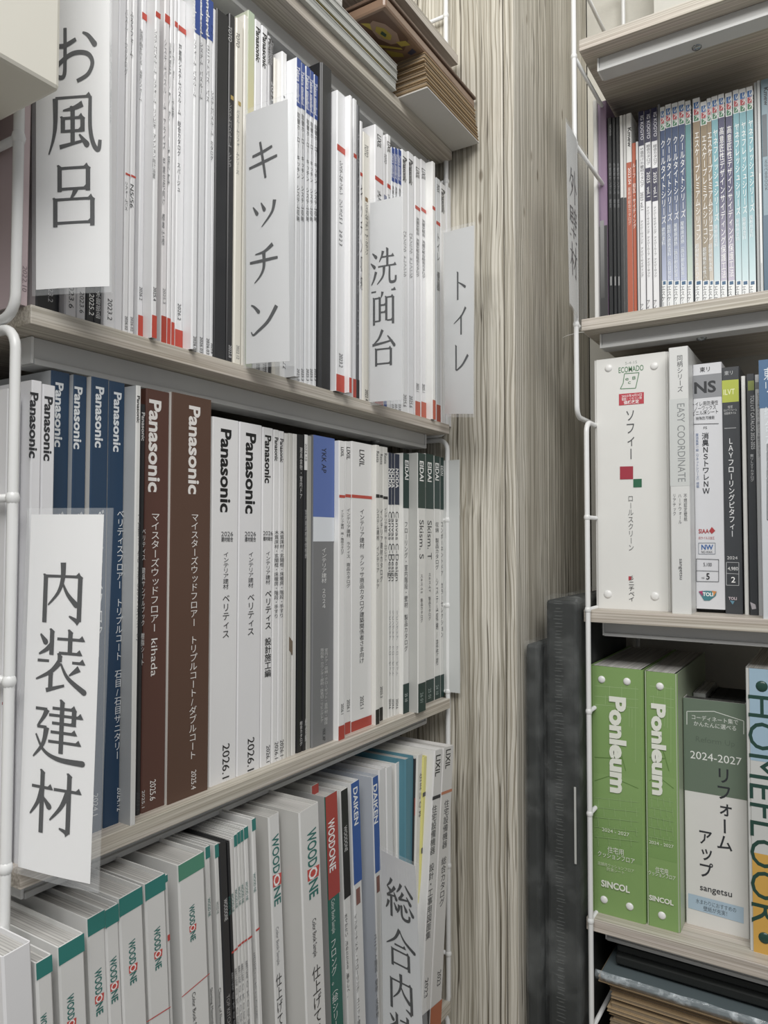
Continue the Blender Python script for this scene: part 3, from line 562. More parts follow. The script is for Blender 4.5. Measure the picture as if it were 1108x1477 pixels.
bk(B, 603, 613.5, 654, 'wide catalogue with dark green head inside a clear case, first of four', '#e6e6e2', [('B', 650, 733, DG), ('R', 'EIDAI', 665, 694, W_, 5.5, 0, .02), ('R', 'Skism. S', 750, 806, G_, 6), txt('スキスムS　製品カタログ', 828, 898, 3.5), ('B', 985, 1040, DG), ('R', '26 01', 999, 1013, '#9fb0ab', 4)], P=True, side='#b9bab6', **kt)
bk(B, 614, 625.5, 655, 'catalogue with dark green head, second of four beside the clear file', '#e3e3df', [('B', 650, 734, DG), ('R', 'EIDAI', 667, 695, W_, 5.5, 0, .02), ('R', 'Skism. T', 751, 807, G_, 6), txt('スキスムT　製品カタログ', 826, 895, 3.5), ('B', 980, 1040, DG), ('R', '25 01', 993, 1007, '#9fb0ab', 4)], **kt)
bk(B, 626.5, 634.5, 658, 'catalogue with dark green head, third of four beside the clear file', '#e3e3df', [('B', 650, 734, DG), ('R', 'EIDAI', 668, 693, W_, 5, 0, .02), txt('収納　製品カタログ', 753, 822, 5), txt('システム収納/造作材', 833, 960, 3.6), ('B', 975, 1040, DG), ('R', '24 10', 988, 1002, '#9fb0ab', 3.5)], **kt)
bk(B, 635, 640, 660, 'slim catalogue with dark green head, last before the clear file', '#e0e0dc', [('B', 650, 735, DG), ('R', 'EIDAI', 672, 686, W_, 3.4), txt('コンポーネントドア　カラーセレクション', 752, 920, 3.4), ('B', 973, 1040, DG)], **kt)
bk(B, 641, 656, 660, 'clear plastic file with printed grey insert at the right end, sticking out', '#cfd2d0', [('B', 742, 1008, '#c3c8c6', None, 0, .35), ('B', 742, 800, '#77797c', None, 0, .28)], c=0.010, name='plastic_file', cat='file', raise_=0.006, ref=700, group=gB, chamfer=0.003)
# ================================================================= row C : binders on the lower left board
C = Row('L', 0.02, ZL3+TB, -0.25)
gC = 'sample binders on the lower left board'
def wo(y0, y1, w=9, c='#25756e', b='#d0473f', dx=0): return ('W', y0, y1, w, c, b, dx)
def kc(l=0.065, **k): d = dict(group=gC, lean=l, depth=0.235, inset=0.003, chamfer=0.0012, pages='#c4c2be'); d.update(k); return d
CREAM = '#dcdcda'
bk(C, 3, 45, 1371, 'white binder with rounded cover at the lower left corner', '#e4e4e6', [], c=0.034, name='binder', cat='binder', **kc())
bk(C, 52, 75, 1384, 'narrow teal-topped binder beside the corner binder', CREAM, [('B', 1380, 1408, TEAL), wo(1462, 1520, 9)], c=0.034, name='binder', cat='binder', **kc())
bk(C, 84, 121, 1358, 'teal-topped binder with a clear plastic slip over its pages', CREAM, [('B', 1355, 1383, TEAL), wo(1434, 1500, 10)], c=0.032, name='binder', cat='binder', **kc())
bk(C, 126, 151, 1320, 'teal-topped sample binder, third from the corner binder', CREAM, [('B', 1316, 1345, TEAL), wo(1397, 1464, 10, dx=4)], c=0.028, name='binder', cat='binder', **kc())
bk(C, 151.5, 171, 1309, 'narrower teal-topped sample binder, fourth from the corner binder', CREAM, [('B', 1304, 1334, TEAL), wo(1380, 1446, 9.5, dx=3)], c=0.028, name='binder', cat='binder', **kc())
bk(C, 171.5, 205, 1289, 'wide teal-topped sample binder in the middle of the teal run', CREAM, [('B', 1285, 1314, TEAL), wo(1355, 1419, 9.5, dx=3)], c=0.028, name='binder', cat='binder', **kc())
bk(C, 209, 238, 1269, 'wide teal-topped sample binder with red diagonal line low on its spine', CREAM, [('B', 1264, 1292, TEAL), wo(1337, 1398, 9, dx=4), ('L', [(211, 1474), (246, 1452)], 1.5, '#c9433c')], c=0.026, name='binder', cat='binder', **kc())
bk(C, 238.5, 242, 1262, 'thin white booklet with teal tip and red square behind the wide teal binders', CREAM, [('B', 1256, 1272, TEAL), ('B', 1350, 1359, '#c9433c')], c=0.022, **kc())
bk(C, 257, 294, 1240, 'binder with lighter green cap, widest standing alone right of the teal run', '#dededc', [('B', 1234, 1262, '#4a9076'), wo(1305, 1357, 7.5, dx=2), ('L', [(262, 1438), (302, 1404)], 1.4, '#c9433c'), ('R', 'Color Book Sample', 1430, 1500, G_, 5, 5)], c=0.022, name='binder', cat='binder', **kc())
bk(C, 296.5, 303, 1221, 'slim white booklet with teal tip, first right of the wide green-capped binder', '#dadad8', [('B', 1219, 1238, TEAL), ('R', 'WOOD NE', 1295, 1322, '#25756e', 4, 2), ('R', 'Skirting Materials', 1424, 1480, G_, 3.5, 6)], c=0.014, **kc())
bk(C, 310, 315.5, 1218, 'slim white booklet with teal tip, left neighbour of the charcoal binder', '#d8d8d6', [('B', 1216, 1237, TEAL), ('R', 'WOOD NE', 1300, 1318, '#7a8a86', 3.5, 1), ('R', 'Cleaning of Floor', 1424, 1480, G_, 3.5, 5)], c=0.014, **kc())
bk(C, 316, 327.5, 1215, 'charcoal sample binder among the white ones, with grey mark', '#2f3033', [('R', 'WOODONE', 1296, 1328, '#d5d5d5', 5, 4), ('R', 'TOP KITCHEN', 1434, 1490, '#a5a5a5', 4.5, 8)], c=0.014, name='binder', cat='binder', **kc())
cC = [(328.5, 332, 1214, '#2f3033', '', 'thin dark booklet right of the charcoal binder'),
 (332.5, 337, 1210, '#dad9d6', '', 'first thin white booklet right of the charcoal binder'), (337.5, 342, 1204, '#dcdcda', TEAL, 'thin booklet with teal tip, leftmost of the fan'),
 (342.5, 346.5, 1200, '#e0e0dd', TEAL, 'thin booklet with teal tip, second of the fan'), (347, 351, 1197, '#d6d6d3', TEAL, 'thin booklet with teal tip, third of the fan'),
 (352, 358, 1193, '#e2e2e0', TEAL, 'thin booklet with teal tip, fourth of the fan'), (363.5, 369, 1181, '#e2e2e0', TEAL, 'thin booklet with teal tip, last of the fan before the big white binders')]
for a, b, t, c1, tip, l in cC:
    bk(C, a, b, t, l, c1, ([('B', t-4, t+17, tip)] if tip else [])+[('R', 'WOOD NE', t+78, t+106, '#25756e', 3.4, 1), ('B', t+162, t+165, '#c9433c'), txt('無垢の木の収納', t+190, t+290, 3.4, GY, 2)], c=0.012, **kc())
BW = '#dddddb'
bk(C, 388, 403.5, 1176, 'big white sample binder, left one of two with large green lettering', BW, [wo(1203, 1306, 9.5, dx=3), ('R', 'Color Book Sample', 1336, 1392, GY, 4, 5), ('V', '仕上げてる間', 1402, 1520, K_, 9, 8)], c=0.014, name='binder', cat='binder', side='#c9c8c4', **kc())
bk(C, 432, 460, 1166, 'big white sample binder, right one of two, widest with large green lettering', BW, [wo(1195, 1295, 13, dx=5), ('R', 'Color Book Sample', 1324, 1380, G_, 5.5, 8), ('V', '仕上げてる間', 1390, 1520, K_, 13, 12)], c=0.032, name='binder', cat='binder', side='#c9c8c4', **kc())
bk(C, 450, 459.5, 1132, 'taller catalogue with red-brown head behind the widest white binder', '#c5c4bf', [('B', 1128, 1157, '#b03a30')], c=-0.012, **kc(0.04))
bk(C, 469.5, 486, 1146, 'sample binder with red upper spine and green lower spine', '#1f6a5c', [('B', 1140, 1296, '#b23b33'), ('W', 1181, 1257, 9, W_, '#b23b33', 1), ('R', 'Color Book Sample', 1296, 1346, '#d8e2dd', 5, 3), ('V', 'フロング。（絵シリーズ', 1352, 1500, '#e3e8e5', 9, 5)], c=0.006, name='binder', cat='binder', side='#b5b5b4', **kc(0.06))
bk(C, 492, 501.5, 1139, 'white booklet with black upper spine right of the red and green binder', '#dededc', [('B', 1135, 1298, '#222326'), ('R', 'WOODONE', 1191, 1228, '#d5d5d5', 4.5, 2), ('V', '木でかたい、ほめたたえる、暮らしへ。', 1316, 1440, G_, 4.5, 4)], c=0.004, **kc(0.06))
bk(C, 506.5, 518, 1128, 'white catalogue with long blue head, left of the pair', '#dedfdf', [('B', 1120, 1276, '#2f5ca8'), ('R', 'DAIKEN', 1135, 1190, W_, 6, 1, .02), ('B', 1284, 1308, '#8a5f58', None, .2, .7), txt('インテリアドア・フローリング　ユニット建材', 1316, 1490, 4.5, G_, 3)], c=0.004, **kc(0.06))
bk(C, 538, 545.5, 1120, 'white catalogue with long blue head in a clear case, right of the pair', '#dedfdf', [('B', 1110, 1260, '#2f5ca8'), ('R', 'DAIKEN', 1131, 1188, W_, 5.5, 0, .02), ('B', 1266, 1290, '#8a5f58', None, .2, .8), txt('ユニット階段・壁材・天井材', 1345, 1470, 4.2, G_, 1)], c=0.012, side='#b2b8c2', **kc(0.05))
sl = [(547, 556, 1109, '#dcdcdd', 'white catalogue at left above the general interior sign', -.02), (557, 566, 1106, '#e0e0e0', 'second white catalogue above the general interior sign', -.02),
 (571, 577, 1100, '#e2e1dd', 'third pale catalogue behind the general interior sign', -.02), (578, 584, 1098, '#d5d4d0', 'fourth pale catalogue, left neighbour of the teal one', -.02)]
for a, b, t, c1, l, ln in sl: bk(C, a, b, t, l, c1, [], c=0.008, **kc(0.03))
bk(C, 585, 597, 1093, 'catalogue with plain teal-blue spine above the general interior sign', '#4f8798', [], c=0.016, **kc(0.0))
C.s = -9
bk(C, 598.5, 602, 1094, 'thin black and white catalogue right of the teal-blue spine', '#2b2c2e', [('B', 1150, 1175, '#b5564a'), ('B', 1175, 1300, '#8d8d8a')], c=0.018, **kc(-0.03))
bk(C, 602.5, 610, 1088, 'worn white magazine with curled edge left of the yellow spine', '#d9d7d0', [txt('住まいの本', 1115, 1180, 3.5, G_)], c=0.020, **kc(-0.045))
bk(C, 611, 616, 1091, 'slim catalogue with bright yellow spine', '#d6d072', [('B', 1142, 1148, '#4a4a44'), ('B', 1220, 1228, '#4a4a44')], c=0.022, **kc(-0.06))
bk(C, 627, 638.5, 1080, 'thick white catalogue with dark belt, left of the two leaning at the right end', '#dad9d7', [('R', 'LIXIL', 1089, 1119, K_, 6.5, -1, .01), ('B', 1146, 1151, '#33343a'), ('V', '住宅設備機器　設計・工事用図面集', 1163, 1352, G_, 7, -10.5), ('R', '2023', 1412, 1438, G_, 4.5, -18), ('B', 1444, 1500, '#3a3b40')], c=0.031, **kc(-0.115, depth=0.2))
C.s = -9
bk(C, 639.6, 655, 1075, 'thick white catalogue with orange belt and foot, rightmost leaning one', '#d6d4d1', [('R', 'LIXIL', 1081, 1108, K_, 6.5, -1, .01), ('B', 1139, 1143, '#c47a56'), ('V', '住宅設備機器　総合カタログ', 1155, 1305, G_, 7, -6.5), ('R', '2023', 1400, 1421, G_, 4.5, -14), ('B', 1432, 1480, '#b8663f')], c=0.031, **kc(-0.115, depth=0.2))

# ================================================================= right unit, top row
D = Row('R', 0.90, ZR[1]+TR, 1.03)
gD = 'slim catalogues on the top right board'
kd = dict(group=gD, ref=300, depth=0.12)
bk(D, 856.5, 862, 144, 'white board-like folder at the left end of the right shelf', '#dcdcda', [], c=0.893, **kd)
bk(D, 863, 876, 146, 'mauve catalogue with black lower spine at the left end of the right shelf', '#8d7390', [('B', 146, 330, '#b59ab8', '#6a5470', 0, .25), ('B', 326, 470, '#3a3a3c'), ('B', 318, 430, '#8e8e8e', '#4a4a4a', 0.1, .6)], **kd)
for i, (a, b, t) in enumerate(((877.5, 883.5, 169), (884.2, 889, 169), (889.5, 894.5, 168))):
    bk(D, a, b, t, ('leftmost', 'middle', 'rightmost')[i]+' of three slim black catalogues on the right shelf', '#1f2225', [txt('外壁材サンプル　総合', 235, 300, 3, '#8a8d90')]+([('R', 'NICHIHA', 180, 196, '#a5a8aa', 3)] if i == 0 else [])+[('B', 399, 412, '#8e8f90', None, .3, .7)], **kd)
bk(D, 895, 899.5, 166, 'slim catalogue with white upper and black lower spine on the right shelf', '#d8d8d6', [('B', 285, 470, '#26272a')], **kd)
bk(D, 900.2, 904, 165, 'thin grey-white catalogue left of the orange ones', '#c9c9c7', [('B', 285, 470, '#3a3b3d')], **kd)
OR = '#b4532f'
bk(D, 904.5, 912, 163, 'catalogue with white head and orange lower spine dated 2023.04', '#dededc', [('B', 234, 470, OR), ('R', 'Kmew', 184, 212, K_, 5, 0, .02), ('R', '2023.04', 242, 266, W_, 3.8), txt('屋根材総合カタログ', 270, 325, 4.5, '#e8d2c6')], **kd)
bk(D, 912.5, 917.5, 206, 'shorter orange catalogue with white characters', OR, [txt('ルーフ　和瓦・サイディング', 235, 330, 4.5, '#f0e4dc')], **kd)
bk(D, 918, 921.5, 204, 'thin white catalogue with dark line between orange and navy', '#cfd0d0', [('B', 230, 470, '#4a4d52', None, 0, .4)], **kd)
NV = '#2b2a4a'
for i, (a, b, t, v) in enumerate(((922.5, 930, 160, 0), (931.5, 939.5, 158, 1), (941, 949.5, 155, 2))):
    pr = [('B', t-3, (210, 205, 203)[i], NV), ('R', 'IG KOGYO', t+7, t+42, '#dfdfe8', 4.5, 0, .01)]
    if v: pr += [txt('総合カタログ', 208, 238, 6), ('B', 242, 290, NV), ('R', '2025  vol.1', 248, 284, W_, 4.5), txt('アイジーサイディング　アイジールーフ　アイジーサッシ', 298, 400, 4.2), txt('アイ', 432, 448, 5)]
    else: pr += [txt('S造向け外壁材カタログ', 212, 270, 5.5), ('R', '2023 vol.1', 277, 303, G_, 4.2), txt('アイジーヴァンド　アイジーサイディング', 318, 400, 4.2), txt('アイ', 438, 450, 5)]
    bk(D, a, b, t, ('navy-headed white catalogue without a lower navy block, left of the dated pair', 'navy-headed white catalogue dated 2025, left of a pair', 'navy-headed white catalogue dated 2025, right of a pair')[i], '#e4e5e8', pr, **kd)
bk(D, 950.5, 953.5, 150, 'thin grey folder edge left of the shiny blue pamphlets', '#77797c', [], **kd)
def skk(t, x, base, bot, title, sub, light=False):
    w = 6.5; yb = t+34
    pr = [('B', t-3, yb, '#eceeee'), ('B', yb, 275, base), ('B', 275, 415, base, bot)]
    pr += [('B', t+6, t+15, '#2f6fb4', None, .15, .85), ('B', t+15.5, t+24, '#b93a45', None, .15, .85), ('B', t+24.5, t+33, '#2f7a52', None, .15, .85),
           ('R', 'S', t+7, t+14, W_, 6), ('R', 'K', t+16.5, t+23, W_, 6), ('R', 'K', t+25.5, t+32, W_, 6)]
    pr += [('B', 405, 470, '#e6e9ea'), txt(title, t+48, t+48+len(title)*12.2, 7, W_), txt(sub, t+52+len(title)*12.2, t+52+len(title)*12.2+len(sub)*6.6, 5.5, '#e8eef2')]
    pr += [('B', 406, 411, '#2f5f86', None, .2, .8), txt('エスケー化研', 412, 458, 6.5, '#33363c')]
    return pr
S = [(954, 960.5, 154, '#24406b', '#b9c2dc', 'クールタイトシリーズ', '遮熱塗料', 'deep blue shiny pamphlet, leftmost of four blue ones'),
 (961.5, 970, 150, '#24406b', '#b9c2dc', 'クールタイトシリーズ', '超耐久遮熱塗料（高日射反射）', 'deep blue shiny pamphlet, second of four blue ones'),
 (971, 979.5, 148, '#24406b', '#b9c2dc', 'クールタイトシリーズ', '屋根用遮熱（高日射反射率）塗料', 'deep blue shiny pamphlet, third of four blue ones'),
 (980.5, 989.5, 145, '#24406b', '#b9c2dc', 'クールタイトシリーズ', '屋根用遮熱（高日射反射率）塗料', 'deep blue shiny pamphlet, last of four blue ones'),
 (990.5, 998, 145, '#4a8a8c', '#c9d6c6', '', '', 'blue-green pamphlet between the blue and tan groups'),
 (1001.5, 1011.5, 141, '#8a7556', '#d9d2c6', 'エスケープレミアムシリコン', '超耐候形水性ハイブリッドシリコン樹脂塗料', 'tan pamphlet, leftmost of three, fully visible title'),
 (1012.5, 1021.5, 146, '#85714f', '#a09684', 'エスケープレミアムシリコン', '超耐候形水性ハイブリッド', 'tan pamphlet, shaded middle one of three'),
 (1022, 1028, 141, '#8a7556', '#cfc8bc', 'エスケープレミアムシリコン', '超耐候形水性', 'tan pamphlet, thin rightmost one of three'),
 (1028.7, 1037.5, 138, '#67a3ae', '#cfe0e6', 'ヤネフレッシュシリーズ', '屋根用塗料', 'light teal pamphlet between tan and purple ones'),
 (1038.5, 1047, 135, '#36335f', '#c3bdd0', '高意匠性デザインサイディング保護工法', '', 'dark purple pamphlet, left of a pair'),
 (1049, 1058.3, 133, '#36335f', '#c3bdd0', '高意匠性デザインサイディング保護工法', '', 'dark purple pamphlet, right of a pair'),
 (1060, 1068.3, 129, '#67a3ae', '#cfe4e8', 'ヤネフレッシュシリーズ', '屋根用塗料', 'light teal pamphlet, leftmost of three at the right'),
 (1069, 1078.5, 127, '#67a3ae', '#cfe4e8', 'ヤネフレッシュシリーズ', '屋根用塗料', 'light teal pamphlet, middle of three at the right'),
 (1079.5, 1088.7, 124, '#67a3ae', '#cfe4e8', 'ヤネフレッシュシリーズ', '屋根用塗料', 'light teal pamphlet, rightmost of three at the right')]
for a, b, t, c1, c2, ti, su, l in S:
    bk(D, a, b, t, l, '#dfe3e6', skk(t, a, c1, c2, ti, su), name='pamphlet', cat='pamphlet', **{**kd, 'group': 'paint pamphlets on the top right board'})
bk(D, 1090.5, 1094.5, 118, 'clear plastic sleeve with silver edge right of the teal pamphlets', '#a8acad', [], **kd)
bk(D, 1095, 1099.5, 115, 'pale translucent sleeve beside the silver-edged one', '#c6cacb', [('B', 250, 380, '#dfe2e2', None, .2, .8)], **kd)
bk(D, 1100.5, 1114, 113, 'grey-blue catalogue at the right edge of the top right board', '#7e97a4', [('R', 'Kmew', 126, 152, '#2b3138', 6, -2, .02), ('B', 164, 225, '#4a5660', None, .1, .6), txt('えらべるＢＯＯＫ', 230, 275, 6, '#2b3138', -2), ('B', 310, 450, '#41627a', None, 0, .6)], **kd)

# ================================================================= right unit, middle row
def rivets(o, tl, pts, mat, r=0.0045):
    for p in pts:
        u, v = tl(*p); V, Fc = dome(0, r, 0.002); b = mesh('rivet', V, Fc, mat, o, True); b.location = (0.0001, u, v)
WR = plain('rivet_plastic', '#e8e8e6', 0.25)
E_ = Row('R', 0.805, ZR[2]+TR, 1.03)
gE = 'sample books on the middle right board'
ke = dict(group=gE, ref=700)
so, sw, sh, stl = bk(E_, 858, 966.5, 513, 'very wide white binder with a red and a green square on its spine', '#e2e2de', [
 ('H', '5-4-15', 902, 919, 523, 4, '#9fa8a0'), ('H', 'ECOMADO', 892.5, 928.5, 532, 8, '#4c8257', .008),
 ('L', [(901, 539), (922, 537.5), (917, 560), (895, 561), (899, 553), (901, 539)], 1.0, '#4c8257'), ('H', 'e', 902, 907, 546, 5, '#4c8257'), ('H', 'c', 906, 910, 551, 5, '#4c8257'), ('H', '8', 912, 917, 545, 5, '#4c8257'),
 ('Q', [(893, 568.5), (929, 565.5), (929, 582), (893, 585)], '#c33a48'), ('H', '2023年4月3日', 897, 926, 570.5, 4, W_), ('H', '電動・リモコン類', 897, 926, 575, 4, W_), ('H', '価格改定', 900, 922, 580, 5, W_, .02),
 ('V', 'ソフィー', 590, 664, '#55585a', 15, -2.5), ('Q', [(894.5, 673), (913.5, 672.5), (913.5, 691), (894.5, 691.5)], '#a92f42'), ('Q', [(913.8, 691), (926, 690.6), (926, 702.6), (913.8, 703)], '#2b6b4c'),
 ('V', 'ロールスクリーン', 714, 795, '#7a7c7c', 8.5, -2), ('Q', [(907, 831), (911, 831.5), (911, 836), (907, 837)], '#c33a48'), ('V', '彡ニチベイ', 830, 868, '#33363a', 9, -1)], c=0.812, name='binder', cat='binder', chamfer=0.0035, side='#cfcfcb', **ke)
rivets(so, stl, ((877, 857), (945, 860)), WR, 0.0052); rivets(so, stl, ((878, 531), (944, 528)), WR, 0.0048)
bk(E_, 967, 995, 500, 'tall white sample book with thin upright Latin lettering and wallpaper notes', '#d9dad8', [
 ('V', '同柄シリーズ', 512, 566, '#3d4045', 9), ('B', 575, 701, '#cdd0ce'), ('R', 'EASY COORDINATE', 582, 695, '#85898a', 11, 2), ('V', '不燃認定壁紙', 712, 752, '#4b4e52', 5, 8), ('V', 'ハードウォール', 712, 756, '#4b4e52', 5, 0), ('V', 'リアテック', 712, 744, '#4b4e52', 5, -8), ('R', 'sangetsu', 806, 836, '#3a3c40', 5, 2)], c=0.792, name='sample_book', **ke)
bk(E_, 997, 1043.5, 524, 'white flooring sample book with grey block at its head, raised off the board', '#d5d6da', [
 ('B', 540, 573.5, '#8d8f93'), ('H', '東リ', 1009.5, 1024, 533, 7, K_, .01), ('H', 'NS', 1001.5, 1033, 558, 16, '#34363a', .03), ('H', 'トイレ用防滑性', 999, 1036, 582, 6.5, K_), ('H', 'ノーワックス', 1002, 1033, 588.5, 6, K_), ('H', 'ビニル床シート', 999, 1036, 595, 6.5, K_), ('H', '特殊防汚機能', 1004, 1031, 603, 5, G_),
 ('L', [(999, 612), (1037, 611)], 0.8, G_), ('H', 'FS', 1015, 1020, 617, 3.5, G_), ('V', '消臭ＮＳトワレＮＷ', 624, 713, '#33353a', 10.5, -2, .012), ('V', '層消臭第一級（ワネットシリーズ）搭載', 625, 704, '#6a7ea3', 4.5, -14),
 ('H', 'SIAA', 1008, 1023, 766, 6, '#b5383c', .02), ('Q', [(1023, 766), (1027, 760), (1032, 765.5), (1027, 770)], '#b5383c'), ('H', '抗ウイルス加工', 1008, 1031, 776, 4, '#b5383c'),
 ('L', [(1008, 783), (1032, 783), (1032, 799), (1008, 799), (1008, 783)], .6, '#7f8894'), ('H', 'NW', 1012, 1029, 789, 7, '#2f64a8', .02), ('H', 'NO-WAX', 1012, 1028, 796, 3, G_),
 ('L', [(1005, 806), (1037, 807), (1037, 839), (1005, 838.5), (1005, 806)], .7, '#55585c'), ('L', [(1005, 823), (1037, 824)], .6, '#55585c'), ('H', '5,100', 1015, 1027, 814, 5, G_), ('H', '5', 1019, 1024, 831, 9, K_, .01), ('H', 'vol.', 1012, 1017, 833, 3, G_),
 ('Q', [(1008, 853), (1020, 852), (1034, 853), (1033, 859), (1024, 866), (1016, 866)], '#3f8089'), ('Q', [(1008, 853), (1014, 852), (1014, 860)], '#a83a6a'), ('Q', [(1027, 852), (1034, 853), (1030, 860)], '#d0873c'), ('H', 'TOLI', 1014, 1029, 857, 5, W_, .03)], c=0.822, raise_=0.0045, name='sample_book', **ke)
nsb = COL.objects[-1].parent; boxes('shadow_gap_filler', [(-0.19, -0.006, 0.001, 0.030, -0.0044, 0.0005)], plain('gap_shadow_black', '#17181a', 0.7), nsb)  # black block added to stand in for the shadowed gap under the raised book
bk(E_, 1043.5, 1069, 529, 'charcoal sample book with lime square near its head', '#3f4246', [
 ('H', '東リ', 1045, 1057, 538, 6, '#c5c7c9'), ('Q', [(1041.5, 549), (1065.5, 547), (1066, 579), (1042, 581)], '#b3bd2f'), ('H', 'ILVT', 1044, 1060, 565, 8, '#f1f4c8'), ('H', '住宅', 1050, 1057, 587, 4, '#d5d5d5'), ('H', 'セルフリフォーム', 1044, 1063, 591.5, 3.6, '#d5d5d5'), ('H', '化粧床タイル', 1045, 1062, 596, 3.6, '#d5d5d5'),
 ('L', [(1045, 618), (1062, 617)], .7, '#c5c7c9'), ('V', 'ＬＡＹフローリングピタフィー', 631, 775, '#e6e7e8', 9.5, -1, .008), ('H', '2024', 1049, 1064, 804.5, 4.5, '#d5d5d5'),
 ('L', [(1048, 811), (1066, 811.5), (1066, 844.5), (1048, 844), (1048, 811)], .6, '#c5c7c9'), ('L', [(1048, 827), (1066, 828)], .6, '#c5c7c9'), ('H', '4,980', 1050, 1065, 820, 5, '#e6e6e6'), ('H', '2', 1055, 1061, 836, 8, W_, .01), ('H', 'TOLI', 1051, 1063, 863, 4, '#d5c5cc', .02), ('Q', [(1053, 866), (1060, 867), (1057, 872)], '#5f8fa5')], c=0.822, name='sample_book', **ke)
bk(E_, 1071.5, 1077.5, 542, 'plain white slab between the two charcoal spines', '#dcdcd8', [], c=0.822, name='sample_book', **ke)
bk(E_, 1079, 1091, 539, 'narrow charcoal catalogue with small lime square and Latin line', '#3a3d41', [('B', 549, 563, '#7f8a3a', None, .2, .95), ('R', 'TOLI LVT CATALOG 2022-2025', 570, 648, '#cfd1d3', 5.5, 1), ('V', '東リＬＶＴカタログ', 655, 695, '#cfd1d3', 5.5, 0), ('Q', [(1082, 868), (1090, 872), (1091, 878), (1085, 879)], '#b9b4ba')], c=0.82, **ke)
bk(E_, 1091.5, 1098, 540, 'narrow grey catalogue left of the blue and white one', '#b9bbbd', [('B', 551, 561, '#6a6d70'), txt('ビニル床タイル・床シート総合カタログ', 566, 660, 4.5, G_)], c=0.82, **ke)
bk(E_, 1097.5, 1122, 518, 'blue and white catalogue at the right edge, middle board', '#ccd0d4', [('B', 500, 588, '#4a6f96'), ('V', '東リ　総合カタログ', 530, 700, '#dfe5ea', 12, -1), ('L', [(1107, 640), (1107, 750), (1114, 750)], 1, G_)], c=0.785, ref=700, group=gE)

# ================================================================= right unit, lower row
G = Row('R', 0.802, ZR[3]+TR, 1.03)
gG = 'binders on the lower right board'
GR = '#82a65c'; LG = '#98b878'
def pon(x0, x1, sx, pre):
    pr = [('B', 1120, 1240, '#86aa60', '#7aa055')]
    xs = (x0+3, x0+(x1-x0)*.35, x0+(x1-x0)*.6, x1-4)
    for k, y in enumerate((988, 1003, 1015)): pr.append(('L', [(xs[0], y+1), (xs[3], y+6)], 1.0, LG))
    for x, a, b in ((xs[1], 989, 1003), (xs[2], 990, 1016), (xs[3]-4, 990, 1100), (xs[1]-6, 1003, 1016), (xs[3]-9, 1022, 1050), (xs[3]-13, 1022, 1048)): pr.append(('L', [(x, a), (x, b)], .8, LG))
    pr += [('L', [(xs[0], 1092), (xs[2], 1094)], .8, '#638a3c'), ('L', [(xs[1]+4, 1072), (xs[2], 1090), (xs[2]+6, 1112)], .9, '#638a3c'), ('L', [(xs[0], 1126), (xs[1], 1119), (xs[3], 1137)], .8, '#638a3c')]
    for r in range(5):
        y = 1150+r*14; pr.append(('L', [(xs[0], y), (xs[3], y+7)], .7, LG))
        for q in range(4): x = xs[0]+(xs[3]-xs[0])*((q+.5*(r % 2))/4+.08); pr.append(('L', [(x, y+1), (x+1, y+14)], .7, LG))
    return pr
o, w_, h_, tl = bk(G, 852.5, 929.5, 963, 'thick green vinyl binder with four white rivets, left of the green pair', GR, pon(855, 925, 0, 1)+[('R', 'Ponleum', 1005, 1144, '#e9ecdf', 22, 1, .05),
 ('H', '2024 - 2027', 869, 908, 1199.5, 5, '#e3ead6'), ('H', '住宅用', 877, 900, 1227, 9, '#e9ecdf'), ('H', 'クッションフロア', 863, 916, 1236, 8, '#e9ecdf'), ('H', '店舗用クッションフロア', 863, 915, 1250, 5, '#cdd9b8'), ('H', '防滑シート', 876, 901, 1255.5, 5, '#cdd9b8'), ('H', 'SINCOL', 868, 909, 1277.5, 9, '#e9ecdf', .035)], c=0.8005, name='binder', cat='binder', ref=1150, group=gG, chamfer=0.003, side='#86ab5a')
rivets(o, tl, ((868, 980), (904.5, 983), (871.5, 1297.5), (908.5, 1307.5)), WR)
o, w_, h_, tl = bk(G, 931, 979, 970, 'narrower green vinyl binder with two white rivets, right of the green pair', GR, pon(934, 976, 0, 1)+[('R', 'Ponleum', 1015, 1147, '#e9ecdf', 19, -4, .05),
 ('H', '2024 - 2027', 937, 972, 1217, 4.5, '#e3ead6'), ('H', '住宅用', 946, 964, 1255.5, 8, '#e9ecdf'), ('H', 'クッションフロア', 936, 975, 1262, 6.5, '#e9ecdf'), ('H', 'SINCOL', 937, 972, 1297.5, 7, '#e9ecdf', .035)], c=0.802, name='binder', cat='binder', ref=1150, group=gG, chamfer=0.003, side='#a9b79a')
rivets(o, tl, ((952, 990), (955, 1320.5)), WR)
